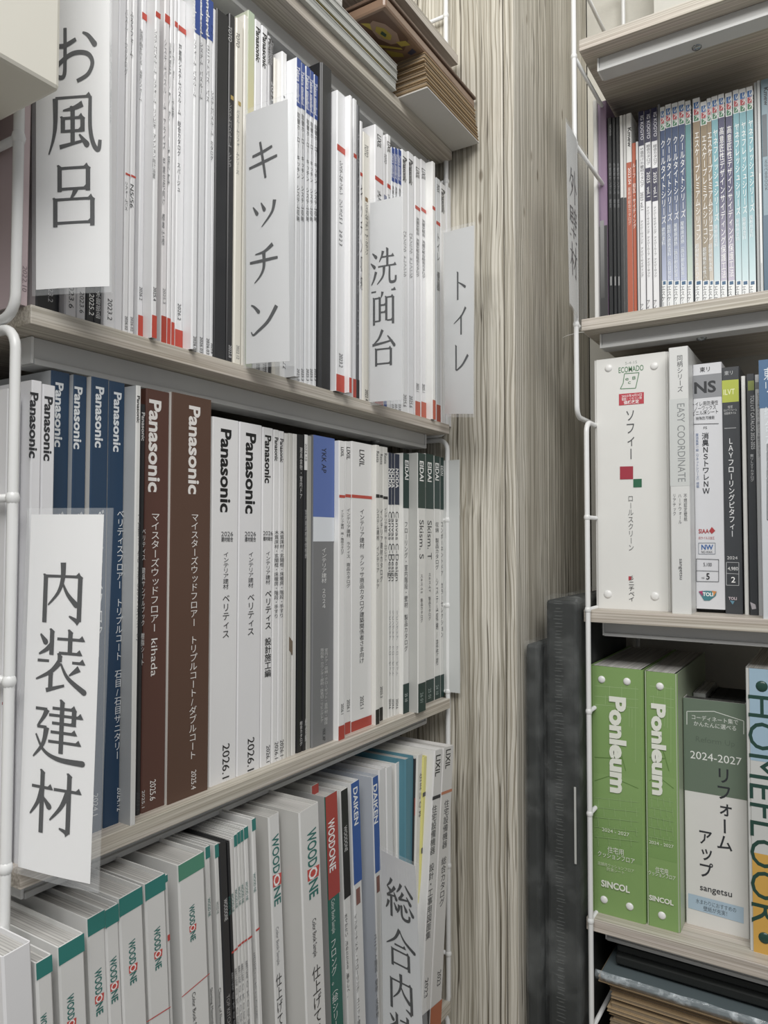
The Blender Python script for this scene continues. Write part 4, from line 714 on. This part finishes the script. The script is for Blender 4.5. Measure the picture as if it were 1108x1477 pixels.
bk(G, 987.5, 1078, 1011, 'white sample book with sage green upper spine and pale blue bottom label', '#dcdbd7', [
 ('B', 1000, 1147, '#6a7b69'), ('L', [(991, 1045), (991, 1026), (1030, 1026), (1073, 1040), (1073, 1059)], .9, '#dfe3dc'), ('H', 'コーディネート集で', 998, 1065, 1038, 7, '#e3e6e0'), ('H', 'かんたんに選べる', 1001, 1062, 1047, 7, '#e3e6e0'),
 ('R', 'Reform', 1062, 1062.1, '#5f705f', 1, 0), ('H', 'Reform Up', 1004, 1060, 1069, 8, '#5d6c5c', -.01), ('H', '2024-2027', 996, 1070, 1093, 11, '#e9ebe6'),
 ('V', 'リフォーム', 1107, 1228, '#33363a', 24, 12, .012), ('V', 'アップ', 1196, 1267, '#33363a', 22, -15, .012), ('H', 'sangetsu', 1010, 1056, 1284, 9, '#3b3e42', .008),
 ('Q', [(993, 1288), (1073, 1309), (1073, 1332), (993, 1309)], '#a9c1d3'), ('H', '水まわりにおすすめの', 1004, 1062, 1306, 7, '#3b4650'), ('H', '壁紙が充実！', 1015, 1049, 1314, 7, '#3b4650')], c=0.831, name='sample_book', ref=1150, group=gG, side='#c9c8c4', depth=0.022, pages='#4a4b48')
ho = bk(G, 1078, 1142, 966, 'tall tricolour sample book, pale blue over white over yellow, with huge green letters', '#c9cbc8', [
 ('B', 950, 1100, '#9dbbcf'), ('B', 1234, 1385, '#d6a437'),
 ('R', 'HOMEFLOOR', 1004, 1334, '#23493f', 41, -8)], c=0.806, name='sample_book', ref=1150, group=gG, chamfer=0.004)
rivets(ho[0], ho[3], ((1099, 990), (1103, 1353)), plain('rivet_plastic', '#23493f', 0.25), 0.0062)
# low things lying behind the sage book
# ================================================================= laminated index signs, brush-serif lettering drawn stroke by stroke
GL = {
'内': 'v18,24,18,98|h18,24,82,24|v82,24,82,94|f82,96,76,92,64,86|f50,2,50,28,42,50,24,70|n50,34,60,52,76,68',
'装': 'v34,2,34,40|d12,8,22,20|f34,24,24,32,10,40|h44,14,92,14|v68,2,68,36|h48,36,88,36|h8,50,94,50|v50,40,50,50|f50,50,34,66,6,80|v34,68,34,92|r26,96,60,86|n52,52,66,74,96,94|f86,58,68,70',
'建': 'h40,13,82,13|v80,13,80,36|h34,24,94,24|h40,36,82,36|h38,50,84,50|h34,65,92,65|v58,2,58,82|h8,16,30,16|f30,16,24,28,12,44|h12,44,30,44|f30,44,24,70,6,92|n10,56,26,80,54,91,98,93',
'材': 'h6,28,44,28|v26,4,26,98|f26,30,18,52,4,72|d28,42,40,56|h48,28,96,28|v76,4,76,92|f76,94,72,90,60,86|f74,30,62,54,42,76',
'お': 'c12,34,32,36,54,27|c34,8,34,58,32,82,22,84,14,76,22,64,48,49,74,50,84,64,76,82,56,92|n66,17,76,22,88,36',
'風': 'f16,10,16,50,12,74,4,96|h16,10,80,10|c80,10,80,58,86,84,95,93,98,78|f66,21,50,27,30,30|v48,27,48,82|v30,42,30,64|h30,42,66,42|v66,42,66,64|h30,62,66,62|r24,86,68,78|d60,68,74,84',
'呂': 'v24,8,24,46|h24,10,76,10|v76,10,76,46|h24,42,76,42|f54,42,50,50,44,58|v16,58,16,100|h16,58,84,58|v84,58,84,100|h16,94,84,94',
'キ': 'c18,36,50,32,78,25|c8,62,50,57,92,50|c42,6,50,50,58,96',
'ッ': 'd20,40,32,58|d44,34,54,52|f84,34,76,62,46,92',
'チ': 'f78,10,54,24,26,28|c10,46,50,45,92,43|f52,26,52,60,42,80,24,96',
'ン': 'n14,20,24,26,36,38|f88,28,64,62,34,84,20,92,14,84',
'ト': 'v36,6,36,96|n38,38,56,46,74,56',
'イ': 'f78,8,56,34,14,58|v54,36,54,96',
'レ': 'f90,42,62,72,34,88,26,90|v26,10,26,90',
'洗': 'd10,10,24,22|d4,36,18,48|f24,60,16,80,6,94|f50,8,46,20,36,36|h46,24,88,24|v66,4,66,48|h32,48,96,48|f54,50,50,74,28,94|c74,50,74,84,80,92,94,90,96,76',
'面': 'h6,10,94,10|f48,12,46,20,42,28|v16,28,16,98|h16,28,86,28|v86,28,86,98|v38,28,38,88|v62,28,62,88|h38,47,62,47|h38,66,62,66|h16,88,86,88',
'台': 'f48,4,34,26,14,40|r10,42,50,38,84,33|n66,20,76,30,90,46|v24,54,24,98|h24,54,78,54|v78,54,78,98|h24,92,78,92',
'総': 'f26,2,20,14,8,26|f38,20,26,34,8,48|d10,26,22,34|r8,48,38,43|d34,34,42,50|v24,48,24,98|f14,60,10,72,4,82|d34,60,42,74|f60,6,54,18,44,30|n74,4,82,14,96,28|f66,26,60,36,50,44|r50,45,84,40|d78,32,90,48|f52,60,50,72,44,82|c60,58,61,84,70,92,84,90,86,78|d68,54,76,68|d86,58,97,74',
'合': 'f50,2,34,28,4,50|n50,4,66,26,97,45|h32,44,68,44|v24,58,24,100|h24,58,78,58|v78,58,78,100|h24,92,78,92',
'外': 'f28,4,22,30,6,54|h24,24,50,24|f50,24,40,60,10,94|d24,44,36,56|v70,2,70,98|n72,36,80,42,94,54',
'壁': 'v42,10,42,26|h12,10,42,10|f12,10,12,36,4,56|h12,26,42,26|v18,36,18,54|h18,36,42,36|v42,36,42,54|h18,52,42,52|v72,2,72,10|h54,12,92,12|d60,17,66,28|f86,16,82,28|h50,32,96,32|h54,46,92,46|v72,32,72,60|h20,74,80,74|v50,62,50,94|h4,94,96,94',
}
def spline(P, n=7):
    if len(P) < 3: return P
    Q = [P[0]]+P+[P[-1]]; out = []
    for i in range(1, len(Q)-2):
        a, b, c, d = Q[i-1:i+3]
        for k in range(n):
            t = k/n; out.append(tuple(0.5*(2*b[j]+(c[j]-a[j])*t+(2*a[j]-5*b[j]+4*c[j]-d[j])*t*t+(3*b[j]-a[j]-3*c[j]+d[j])*t**3) for j in (0, 1)))
    out.append(P[-1]); return out
def strokes(ch):
    """-> list of polygons in a 0..100 box, y down"""
    out = []
    for st in GL[ch].split('|'):
        k = st[0]; v = [float(x) for x in st[1:].split(',')]; P = [(v[i], v[i+1]) for i in range(0, len(v), 2)]
        P = spline(P); n = len(P)
        W = {'v': lambda t: 8.2, 'h': lambda t: 4.6, 'r': lambda t: 7-3*t, 'f': lambda t: 8*(1-t)**0.8+2.2, 'n': lambda t: 3+6.5*t, 'd': lambda t: 3+7*t, 'c': lambda t: 6.2+1.4*math.sin(3.1*t)}[k]
        L, R = [], []
        for i, p in enumerate(P):
            a = P[max(0, i-1)]; b = P[min(n-1, i+1)]; dx, dy = b[0]-a[0], b[1]-a[1]; l = math.hypot(dx, dy) or 1; w = W(i/(n-1))/2
            L.append((p[0]-dy/l*w, p[1]+dx/l*w)); R.append((p[0]+dy/l*w, p[1]-dx/l*w))
        for i in range(n-1): out.append([L[i], L[i+1], R[i+1], R[i]])
        if k == 'h' and P[-1][0]-P[0][0] > 22: x, y = P[-1]; out.append([(x-9, y-1), (x-2.5, y-7), (x+3, y+2), (x-8, y+2)])
        if k in 'v': x, y = P[0]; out.append([(x-5.5, y-3), (x-2, y-4), (x+5, y+1), (x+3.6, y+4), (x-3.6, y+1)])
        if k in 'dn': x, y = P[-1]; r = W(1)/2; out.append([(x+r*math.cos(a), y+r*math.sin(a)) for a in [i*math.pi/4 for i in range(8)]])
    return out
def sign(label, tl_, tr_, bl_, br_, XL, XR2, chars, vc, cw, chh, uc=0.5, paper='#ececec', fm=0.05, axis='L', right_extra=0.12, group='laminated index signs'):
    on = on_x if axis == 'L' else on_y
    TL, BL = on(*tl_, XL), on(*bl_, XL); TRr, BR = on(*tr_, XR2), on(*br_, XR2)
    base = (BL+BR)/2; o = empty('index_sign', base); tag(o, label, 'sign', group)
    W0 = (BR-BL).length
    def S(u, v, d=0.0):   # v from the top
        p = (TL*(1-u)+TRr*u)*(1-v)+(BL*(1-u)+BR*u)*v
        bow = 0.0008*math.sin(math.pi*u)
        return p+N*(d+bow)-base
    N = Vector((0, 0, 1)).cross(BR-BL).normalized()
    if N.dot(CAM-base) < 0: N = -N
    def slab(name, u0, u1, v0, v1, t0, t1, mat):
        V, Fc = [], []; nu, nv = 12, 6
        for t in (t0, t1):
            for j in range(nv+1):
                for i in range(nu+1): V.append(S(u0+(u1-u0)*i/nu, v0+(v1-v0)*j/nv, t))
        m = (nu+1)*(nv+1)
        for j in range(nv):
            for i in range(nu):
                a = j*(nu+1)+i; Fc.append((a, a+1, a+nu+2, a+nu+1)); Fc.append((m+a, m+a+nu+1, m+a+nu+2, m+a+1))
        for j in range(nv):
            a = j*(nu+1); Fc.append((a, a+nu+1, m+a+nu+1, m+a)); a += nu; Fc.append((a, m+a, m+a+nu+1, a+nu+1))
        for i in range(nu):
            a = i; Fc.append((a, m+a, m+a+1, a+1)); a = nv*(nu+1)+i; Fc.append((a, a+1, m+a+1, m+a))
        return mesh(name, V, Fc, mat, o)
    slab('paper_strip', 0, 1, 0, 1, -0.00008, 0.00008, plain('sign_paper', paper, 0.7, bscale=30, var=0.01))
    slab('laminate_film', -fm, 1+right_extra, -0.018, 1.018, -0.0002, 0.0007, film_mat('laminating_film', 0.10, (0.92, 0.95, 0.97), 0.15))
    V, Fc = [], []
    for ch, v_ in zip(chars, vc):
        for pg in strokes(ch):
            n = len(V)
            for x, y in pg: V.append(S(uc+(x/100-.5)*cw, v_+(y/100-.5)*chh, 0.00035))
            Fc.append(tuple(range(n, len(V))))
    tx = mesh('brush_lettering', V, Fc, plain('toner_black', '#1d1e21', 0.45), o)
    return o, S
sign('laminated sign reading bath in large black characters, upper left beside the cream box', (52, -70), (158, -80), (52, 418), (158, 413), 0.000, 0.036, 'お風呂', (.318, .52, .727), .74, .19, uc=.52, right_extra=.03)
sign('translucent laminated sign reading kitchen in the middle of the upper board', (355, 165), (415, 143), (355, 525), (418, 521), 0.002, 0.042, 'キッチン', (.205, .40, .61, .82), .80, .165, uc=.42, paper='#cfd0d1')
sign('laminated sign reading washstand, small one right of the kitchen sign', (534, 293), (580, 283), (534, 580), (581, 577), 0.000, 0.038, '洗面台', (.335, .53, .735), .85, .19, uc=.42, paper='#cfd0d1', right_extra=.04)
sign('laminated sign reading toilet, overhanging the right end of the upper board', (640, 336), (684, 325), (642, 597), (683, 597), 0.014, 0.062, 'トイレ', (.31, .50, .70), .62, .165, uc=.58, paper='#cfd0d0', right_extra=.03)
sign('tall white laminated sign reading interior materials at the left end of the middle board', (45, 742), (150, 742), (26, 1250), (130, 1275), 0.004, 0.050, '内装建材', (.222, .415, .61, .805), .74, .178, uc=.49)
sign('grey laminated sign reading general interior above the lower binders', (550, 1226), (599, 1249), (553, 1500), (612, 1530), 0.030, 0.075, '総合内装', (.22, .47, .70, .92), .80, .205, uc=.50, paper='#d6d8da')
sign('laminated sign seen edge-on reading exterior wall materials on the right shelving', (817, 176), (832, 202), (822, 437), (834, 459), 0.725, 0.772, '外壁材', (.31, .52, .73), .80, .19, axis='R', paper='#cfd0ce', right_extra=1.1)
# ================================================================= box at the top left on the neighbouring shelving
NB = boxes('shelf_board', [(-0.25, -0.004, -0.5, 0.122, 0.180, 0.1925)], laminate('shelf_laminate', 1), None, bevel=0.0006); tag(NB, 'shelf board of the neighbouring rack under the cream box at the left edge', 'shelf')
V, Fc = tube([(-0.02, 0.100, FLOOR), (-0.02, 0.100, 0.1795)], 0.003); V2, F2 = tube([(-0.23, -0.45, FLOOR), (-0.23, -0.45, 0.1795)], 0.003)
mesh('wire_post', V, Fc, METAL, NB, True); mesh('wire_post', V2, F2, METAL, NB, True)
bt = empty('storage_box', (0, 0.06, 0.193)); tag(bt, 'cream storage box jutting out at the upper left corner of the picture', 'box')
CB = plain('cream_card', '#dfdcd0', 0.6, bscale=20)
b1 = boxes('box_body', [(-0.20, 0.056, -0.20+0.0, 0.128, 0.1927, 0.44)], CB, bt, bevel=0.0025); b2 = boxes('box_lid', [(-0.202, 0.058, -0.202, 0.130, 0.4402, 0.46)], CB, bt, bevel=0.002)
for b in (b1, b2): b.matrix_parent_inverse = Matrix.Translation((0, -0.06, -0.193))
# ================================================================= things lying on the top left board
zt = ZL[0]+TB
ye = 0.5727
gS = 'catalogues lying flat on the top left board'
def flat(name, x0, x1, y0, y1, z0, z1, col, label, cat, group=None, edge=None, cover=True):
    o = empty(name, ((x0+x1)/2, (y0+y1)/2, z0)); tag(o, label, cat, group); cx, cy = o.location.x, o.location.y; t = z1-z0
    if cover:
        th = min(0.0008, t*.2)
        boxes('cover', [(x0-cx, x1-cx, y0-cy, y1-cy, 0.00005, th), (x0-cx, x1-cx, y0-cy, y1-cy, t-th, t-0.00005), (x0-cx, x0-cx+0.0008, y0-cy, y1-cy, th, t-th)], cover_mat(col), o)
        boxes('page_block', [(x0-cx+0.001, x1-cx-0.0006, y0-cy+0.0006, y1-cy-0.0006, th, t-th)], paper_edges(edge or '#cfcdc6', 2), o)
    return o
z = zt+0.0001
for i, (t, c1, e, dx, dy, l) in enumerate(((0.0095, '#c6c8c2', '#c4c6c0', 0.0, 0.0, 'grey-edged catalogue lying flat, lowest of the stack on the top board'), (0.0022, '#b8a440', '#b5a347', -0.0005, -0.012, 'thin yellow-edged catalogue lying flat in the stack on the top board'),
                              (0.0085, '#bfc2bd', '#bfc1bc', 0.001, 0.0012, 'grey-edged catalogue lying flat above the yellow-edged one'), (0.0075, '#c8c9c4', '#c6c7c1', 0.002, -0.001, 'grey-edged catalogue lying flat, topmost of the long stack'))):
    flat('catalog', -0.205+dx, 0.005+dx, 0.165, ye+dy, z, z+t, c1, l, 'catalogue', gS, e); z += t+0.0001
zg = z
yw = 0.474
flat('catalog', -0.20, 0.002, 0.17, yw, zg, zg+0.022, '#e4e3de', 'thick white catalogue on top of the flat stack, top edge of the picture', 'catalogue', gS, '#dcdad4')
# pile of corrugated card
random.seed(4)
KR = [plain('kraft_board_%s' % n, c, 0.85, bump=0.3, bscale=260, var=0.12) for n, c in (('tan', '#a98f68'), ('brown', '#937a57'), ('pale', '#b89d75'), ('grey', '#8d7b62'))]
def fluted(name, x0, x1, y0, y1, z0, z1, mat, label, group, parts=True):
    o = empty(name, ((x0+x1)/2, (y0+y1)/2, z0)); tag(o, label, 'cardboard', group); cx, cy = o.location.x, o.location.y; t = z1-z0; a, b = x0-cx, x1-cx; c, d = y0-cy, y1-cy
    q = t*0.17
    boxes('liner', [(a, b, c, d, 0.00005, q), (a, b, c, d, t-q, t-0.00005)], mat, o); boxes('fluting', [(a+.0006, b-.0008, c+.0008, d-.0008, q, t-q)], KR[3], o)
    return o
ORD = ['lowest', 'second lowest', 'third from the bottom', 'fourth from the bottom', 'fifth from the bottom', 'fifth from the top', 'fourth from the top', 'third from the top', 'second from the top', 'topmost']
z = zt+0.0001; ws = boxes('backing_card', [(-0.2, 0.0370, 0.5860, 0.7215, z, z+0.0012)], plain('grey_white_card', '#c9c7c2', 0.7), None); tag(ws, 'pale grey backing card under the cardboard pile overhanging the top board', 'card'); z += 0.0013
for i in range(10):
    t = (.0034, .0046, .0031, .0050, .0040, .0048, .0030, .0052, .0044, .0054)[i]; x1 = 0.0365-0.0022*random.random()-0.0004*i; y0 = 0.5868+0.0035*random.random()+(0.002 if i > 6 else 0)
    fluted('cardboard_sheet', -0.2, x1, y0, 0.7235-0.002*random.random(), z, z+t, KR[i % 3], 'brown corrugated card sheet, '+ORD[i]+' in the small overhanging pile up high', 'card sheets piled on the top left board'); z += t+0.0001
zc = z
# thin case with a busy brown and yellow printed underside (a plain abstract stand-in)
bc = empty('printed_case', (-0.1, 0.615, zc)); tag(bc, 'brown and yellow patterned flat case lying on the overhanging cardboard pile', 'case')
boxes('case_body', [(-0.13, 0.131, -0.107, 0.1075, 0.0002, 0.0125)], plain('brown_print', '#8a6e58', 0.3, coat=0.4), bc, bevel=0.003)
boxes('case_lid_rim', [(-0.131, 0.1325, -0.1085, 0.1085, 0.0129, 0.0165)], plain('brown_rim', '#6b5546', 0.35), bc, bevel=0.0012)
sh_ = [([(-.02, -.10), (.112, -.10), (.112, -.03), (.07, -.012), (.02, -.03), (-.03, -.02)], '#6a4f3f'), ([(.035, -.085), (.06, -.09), (.085, -.075), (.095, -.05), (.08, -.03), (.05, -.034), (.03, -.055)], '#a58a78'),
       ([(.04, -.07), (.055, -.078), (.072, -.068), (.075, -.05), (.06, -.042), (.046, -.05)], '#b8a63a'), ([(.02, -.095), (.045, -.088), (.034, -.074)], '#b8a63a'), ([(.07, -.035), (.10, -.03), (.104, -.018), (.074, -.022)], '#b8a63a'),
       ([(.0, -.05), (.07, -.02), (.07, -.015), (.0, -.042)], '#b8a63a'), ([(.02, -.028), (.06, -.008), (.055, .0), (.02, -.01)], '#a59534'), ([(.075, -.005), (.1, -.01), (.104, .0), (.08, .002)], '#43465c'), ([(.048, -.062), (.06, -.066), (.064, -.056), (.054, -.052)], '#3f5a4a')]
V, Fc, Cc = [], [], []
for i, (pts, c1) in enumerate(sh_):
    n = len(V); V += [(0.079+(x+0.03)/0.142*0.047, -0.104+(y+0.10)/0.104*0.078, 0.0001-0.00004*i) for x, y in pts]; Fc.append(tuple(reversed(range(n, len(V))))); Cc += [(*hexc(c1), 1)]*len(pts)
me = bpy.data.meshes.new('printed_pattern'); me.from_pydata(V, [], Fc); at = me.color_attributes.new('Col', 'FLOAT_COLOR', 'POINT')
for i, c1 in enumerate(Cc): at.data[i].color = c1
link('printed_pattern', me, ink_mat(), bc)
# ================================================================= wrapped dark panels standing in the corner
DK = plain('charcoal_foam', '#1b1f1e', 0.7, bump=0.1, bscale=60, var=0.15)
def wrapped(name, x0, x1, y0, y1, z0, z1, label, seed, amp=0.0028):
    o = empty(name, ((x0+x1)/2, (y0+y1)/2, z0)); tag(o, label, 'bundle', 'dark bundles wrapped in film'); cx, cy = o.location.x, o.location.y
    boxes('panel_core', [(x0-cx, x1-cx, y0-cy, y1-cy, 0, z1-z0)], DK, o, bevel=0.004)
    from mathutils import noise
    bm = bmesh.new(); nx, ny, nz = 10, 14, 90
    def grid(f, nu, nv):
        vs = [[bm.verts.new(f(i/nu, j/nv)) for i in range(nu+1)] for j in range(nv+1)]
        for j in range(nv):
            for i in range(nu): bm.faces.new((vs[j][i], vs[j][i+1], vs[j+1][i+1], vs[j+1][i]))
    a, b, c, d, h = x0-cx-amp*.5, x1-cx+amp*.5, y0-cy-amp*.5, y1-cy+amp*.5, z1-z0+0.003
    zb = max(0.002, h-0.9)
    grid(lambda u, v: (a+(b-a)*u, c, zb+(h-zb)*v), nx, nz); grid(lambda u, v: (a, d+(c-d)*u, zb+(h-zb)*v), ny, nz); grid(lambda u, v: (b, c+(d-c)*u, zb+(h-zb)*v), ny, nz); grid(lambda u, v: (a+(b-a)*u, c+(d-c)*v, h), nx, ny)
    bmesh.ops.remove_doubles(bm, verts=bm.verts, dist=1e-5)
    for v in bm.verts:
        p = v.co; q = Vector((p.x*60+seed, p.y*40, p.z*14)); n1 = noise.noise(q)+0.5*noise.noise(q*2.7)
        dx = 1 if p.x > 0 else -1
        top = max(0, 1-(h-p.z)/0.05)
        v.co.x += dx*amp*(0.4+0.7*n1)*0.5; v.co.y += -amp*(0.5+n1)*0.6 if p.y < 0 else 0; v.co.z += amp*top*(0.6+1.6*noise.noise(q*1.7))
    me = bpy.data.meshes.new('plastic_wrap'); bm.to_mesh(me); bm.free()
    for pg in me.polygons: pg.use_smooth = True
    link('plastic_wrap', me, film_mat('crinkled_wrap', 0.075, (0.8, 0.84, 0.83), 0.22, bump=0.5, bscale=22), o)
    # fine pleats of gathered film down the front
    V, Fc = [], []; n = int((h-zb)/0.0045)
    for i in range(n):
        zz = zb+i*0.0045+random.random()*0.002; xm = (0.2+0.12*random.random())*(b-a)*(-1 if i % 2 else -1)*0.4; w = 0.006+random.random()*0.005
        v, f = box_vf(xm-w/2+(b-a)*0.05, xm+w/2+(b-a)*0.05, c-amp-0.0005, c-amp, zz, zz+0.0009, n=len(V)); V += v; Fc += f
    if x0 > 0.1: mesh('film_pleats', V, Fc, film_mat('film_pleat', 0.055, (0.6, 0.64, 0.62), 0.3), o)['kind'] = 'stuff'
    return o
P1 = on_y(770, 930, 0.745)
wb1 = wrapped('film_wrapped_bundle', 0.1045, 0.1435, 0.765, 1.0, FLOOR, on_y(812, 866, 0.765).z, 'taller charcoal bundle wrapped in crinkled clear film beside the right shelving', 3.1)
wrapped('film_wrapped_bundle', 0.0845, 0.1005, 0.748, 0.99, FLOOR, P1.z, 'shorter charcoal bundle in clear film against the wooden wall', 8.4, 0.0016)
la, lb = on_y(828, 1135, 0.7605), on_y(838, 1248, 0.7605)
boxes('paper_label', [(la.x-0.124, min(lb.x, 0.142)-0.124, 0.7604-0.8825, 0.7608-0.8825, lb.z-FLOOR, la.z-FLOOR)], plain('label_paper', '#b9bab6', 0.6), wb1)
# ================================================================= pile under the lowest right board
zb4 = ZR[3]-0.36+TR; ztop = on_y(860, 1405, 0.80).z
zc0 = ztop-0.0066*0-0.082
ct = empty('carton', (0.31, 0.91, zb4)); tag(ct, 'closed kraft carton under the tall pile of card at the lower right', 'carton')
boxes('carton_body', [(-0.145, 0.145, -0.108, 0.11, 0.0002, zc0-zb4-0.001)], KR[0], ct, bevel=0.002); boxes('packing_tape', [(-0.025, 0.025, -0.1086, 0.1, zc0-zb4-0.04, zc0-zb4-0.0008)], plain('packing_tape', '#8a744e', 0.25), ct)
random.seed(11); z = zc0; ON = ['topmost', 'second from the top', 'third from the top', 'fourth from the top', 'fifth from the top', 'sixth from the top', 'seventh from the top', 'eighth from the top', 'ninth from the top', 'tenth from the top', 'eleventh from the top', 'twelfth from the top', 'thirteenth from the top', 'fourteenth from the top', 'fifteenth from the top', 'sixteenth from the top']
TH = []
while sum(TH)+0.0002*len(TH) < 0.076: TH.append(random.choice((0.0046, 0.0056, 0.0062, 0.005)))
for i, t in enumerate(TH):
    yy = 0.797+0.008*random.random(); x0 = 0.165+0.006*random.random()
    fluted('cardboard_sheet', x0, 0.44+0.03*random.random(), yy, 1.02, z, z+t, KR[(i*7) % 3 if i % 5 else 3], 'brown corrugated card, '+ON[len(TH)-1-i]+' of the brown pile at lower right', 'card sheets piled under the green binders'); z += t+0.0002
kx = on_y(1055, 1465, 0.79).x
fluted('cardboard_sheet', 0.158, kx, 0.790, 1.01, z, z+0.0065, KR[2], 'pale tan corrugated card lying topmost and jutting out, under the wrapped sheets', None); z += 0.0068
gp = empty('wrapped_sheet_bundle', (0.36, 0.9, z)); tag(gp, 'grey-blue sheets in shiny clear film lying on the tall cardboard pile', 'sheets')
boxes('sheet_bundle', [(-0.198, 0.28, -0.117, 0.11, 0.0012, 0.0085)], plain('slate_sheet', '#5d6a6e', 0.4), gp, bevel=0.002)
V, Fc = [], []; nu, nv = 60, 8
from mathutils import noise
for j in range(nv+1):
    for i in range(nu+1):
        u, v = i/nu, j/nv; a = math.pi*v; x = -0.203+0.49*u
        V.append((x, -0.118-0.0035*math.sin(a)-0.001*noise.noise(Vector((x*60, v*4, 2))), 0.0002+0.011*v+0.001*noise.noise(Vector((x*40, v*3, 0)))))
for j in range(nv):
    for i in range(nu): k = j*(nu+1)+i; Fc.append((k, k+1, k+nu+2, k+nu+1))
mesh('shiny_film', V, Fc, film_mat('shiny_wrap', 0.35, (0.75, 0.82, 0.86), 0.08, bump=0.3, bscale=90), gp, True)
zz = z+0.013
db = empty('foam_slab', (0.38, 0.92, z+0.0125)); tag(db, 'black foam slab resting on the wrapped sheets in the shadow below the green binders', 'slab')
boxes('slab_layer', [(-0.205, 0.25, -0.117, 0.1, 0.0002, 0.011)], DK, db, bevel=0.002); boxes('slab_layer', [(-0.205, 0.245, -0.110, 0.1, 0.0115, 0.020)], DK, db, bevel=0.002)
# ================================================================= small things on the top right board
tz = ZR[0]+TR
V, Fc = [], []
tw = empty('dried_twig', on_y(915, 45, 0.86)*1.0); tw.location.z = tz; tag(tw, 'small black ornament tips showing above the top right board', 'ornament')
for k, (dx, h, a) in enumerate(((0.0, 0.02, 0.3), (0.008, 0.026, -0.2), (0.016, 0.022, 0.25))):
    p = [(dx+0.02*math.sin(a)*t, 0, h*t+0.0005) for t in (0, .3, .6, .85, 1)]
    V, Fc = tube(p, 0.0022, seg=6); V = [Vector(v) for v in V]; mesh('leaf_tip', V, Fc, plain('black_lacquer', '#1b1c1d', 0.4), tw, True)
bxx = on_y(940, 20, 0.97).x
pb = boxes('white_board', [(bxx, bxx+0.22, 0.985, 0.992, tz+0.0002, tz+0.26)], plain('off_white_board', '#cfcdc4', 0.6), None, bevel=0.0006); tag(pb, 'off-white board standing against the wall on the top right board', 'board')
# fine clear thread hanging off the right unit's upright
a = on_y(843, 479, 0.778); b = on_y(826, 482, 0.775); c = on_y(812, 487, 0.77)
V, Fc = tube([a, (a+b)/2+Vector((0, 0, 0.0008)), b, (b+c)/2+Vector((0, 0, 0.0006)), c], 0.0004, seg=6)
tag(mesh('thread', V, Fc, plain('nylon_thread', '#b9b8b0', 0.4), None, True), 'thin curved nylon thread poking out by the upright of the right shelving', 'thread')
# a shallow pale booklet standing behind the sage and white sample book
G2 = Row('R', 0.90, ZR[3]+TR, 1.03)
bk(G2, 1000, 1018, 1000, 'small pale booklet poking up behind the sage and white sample book', '#aeb0ac', [], ref=1004, depth=0.1)
bk(G2, 1020, 1090, 1012, 'dark binder standing in the shadow behind the sage and white sample book', '#2b2d2c', [], ref=1018, depth=0.1, pages='#3a3b39', name='binder', cat='binder')
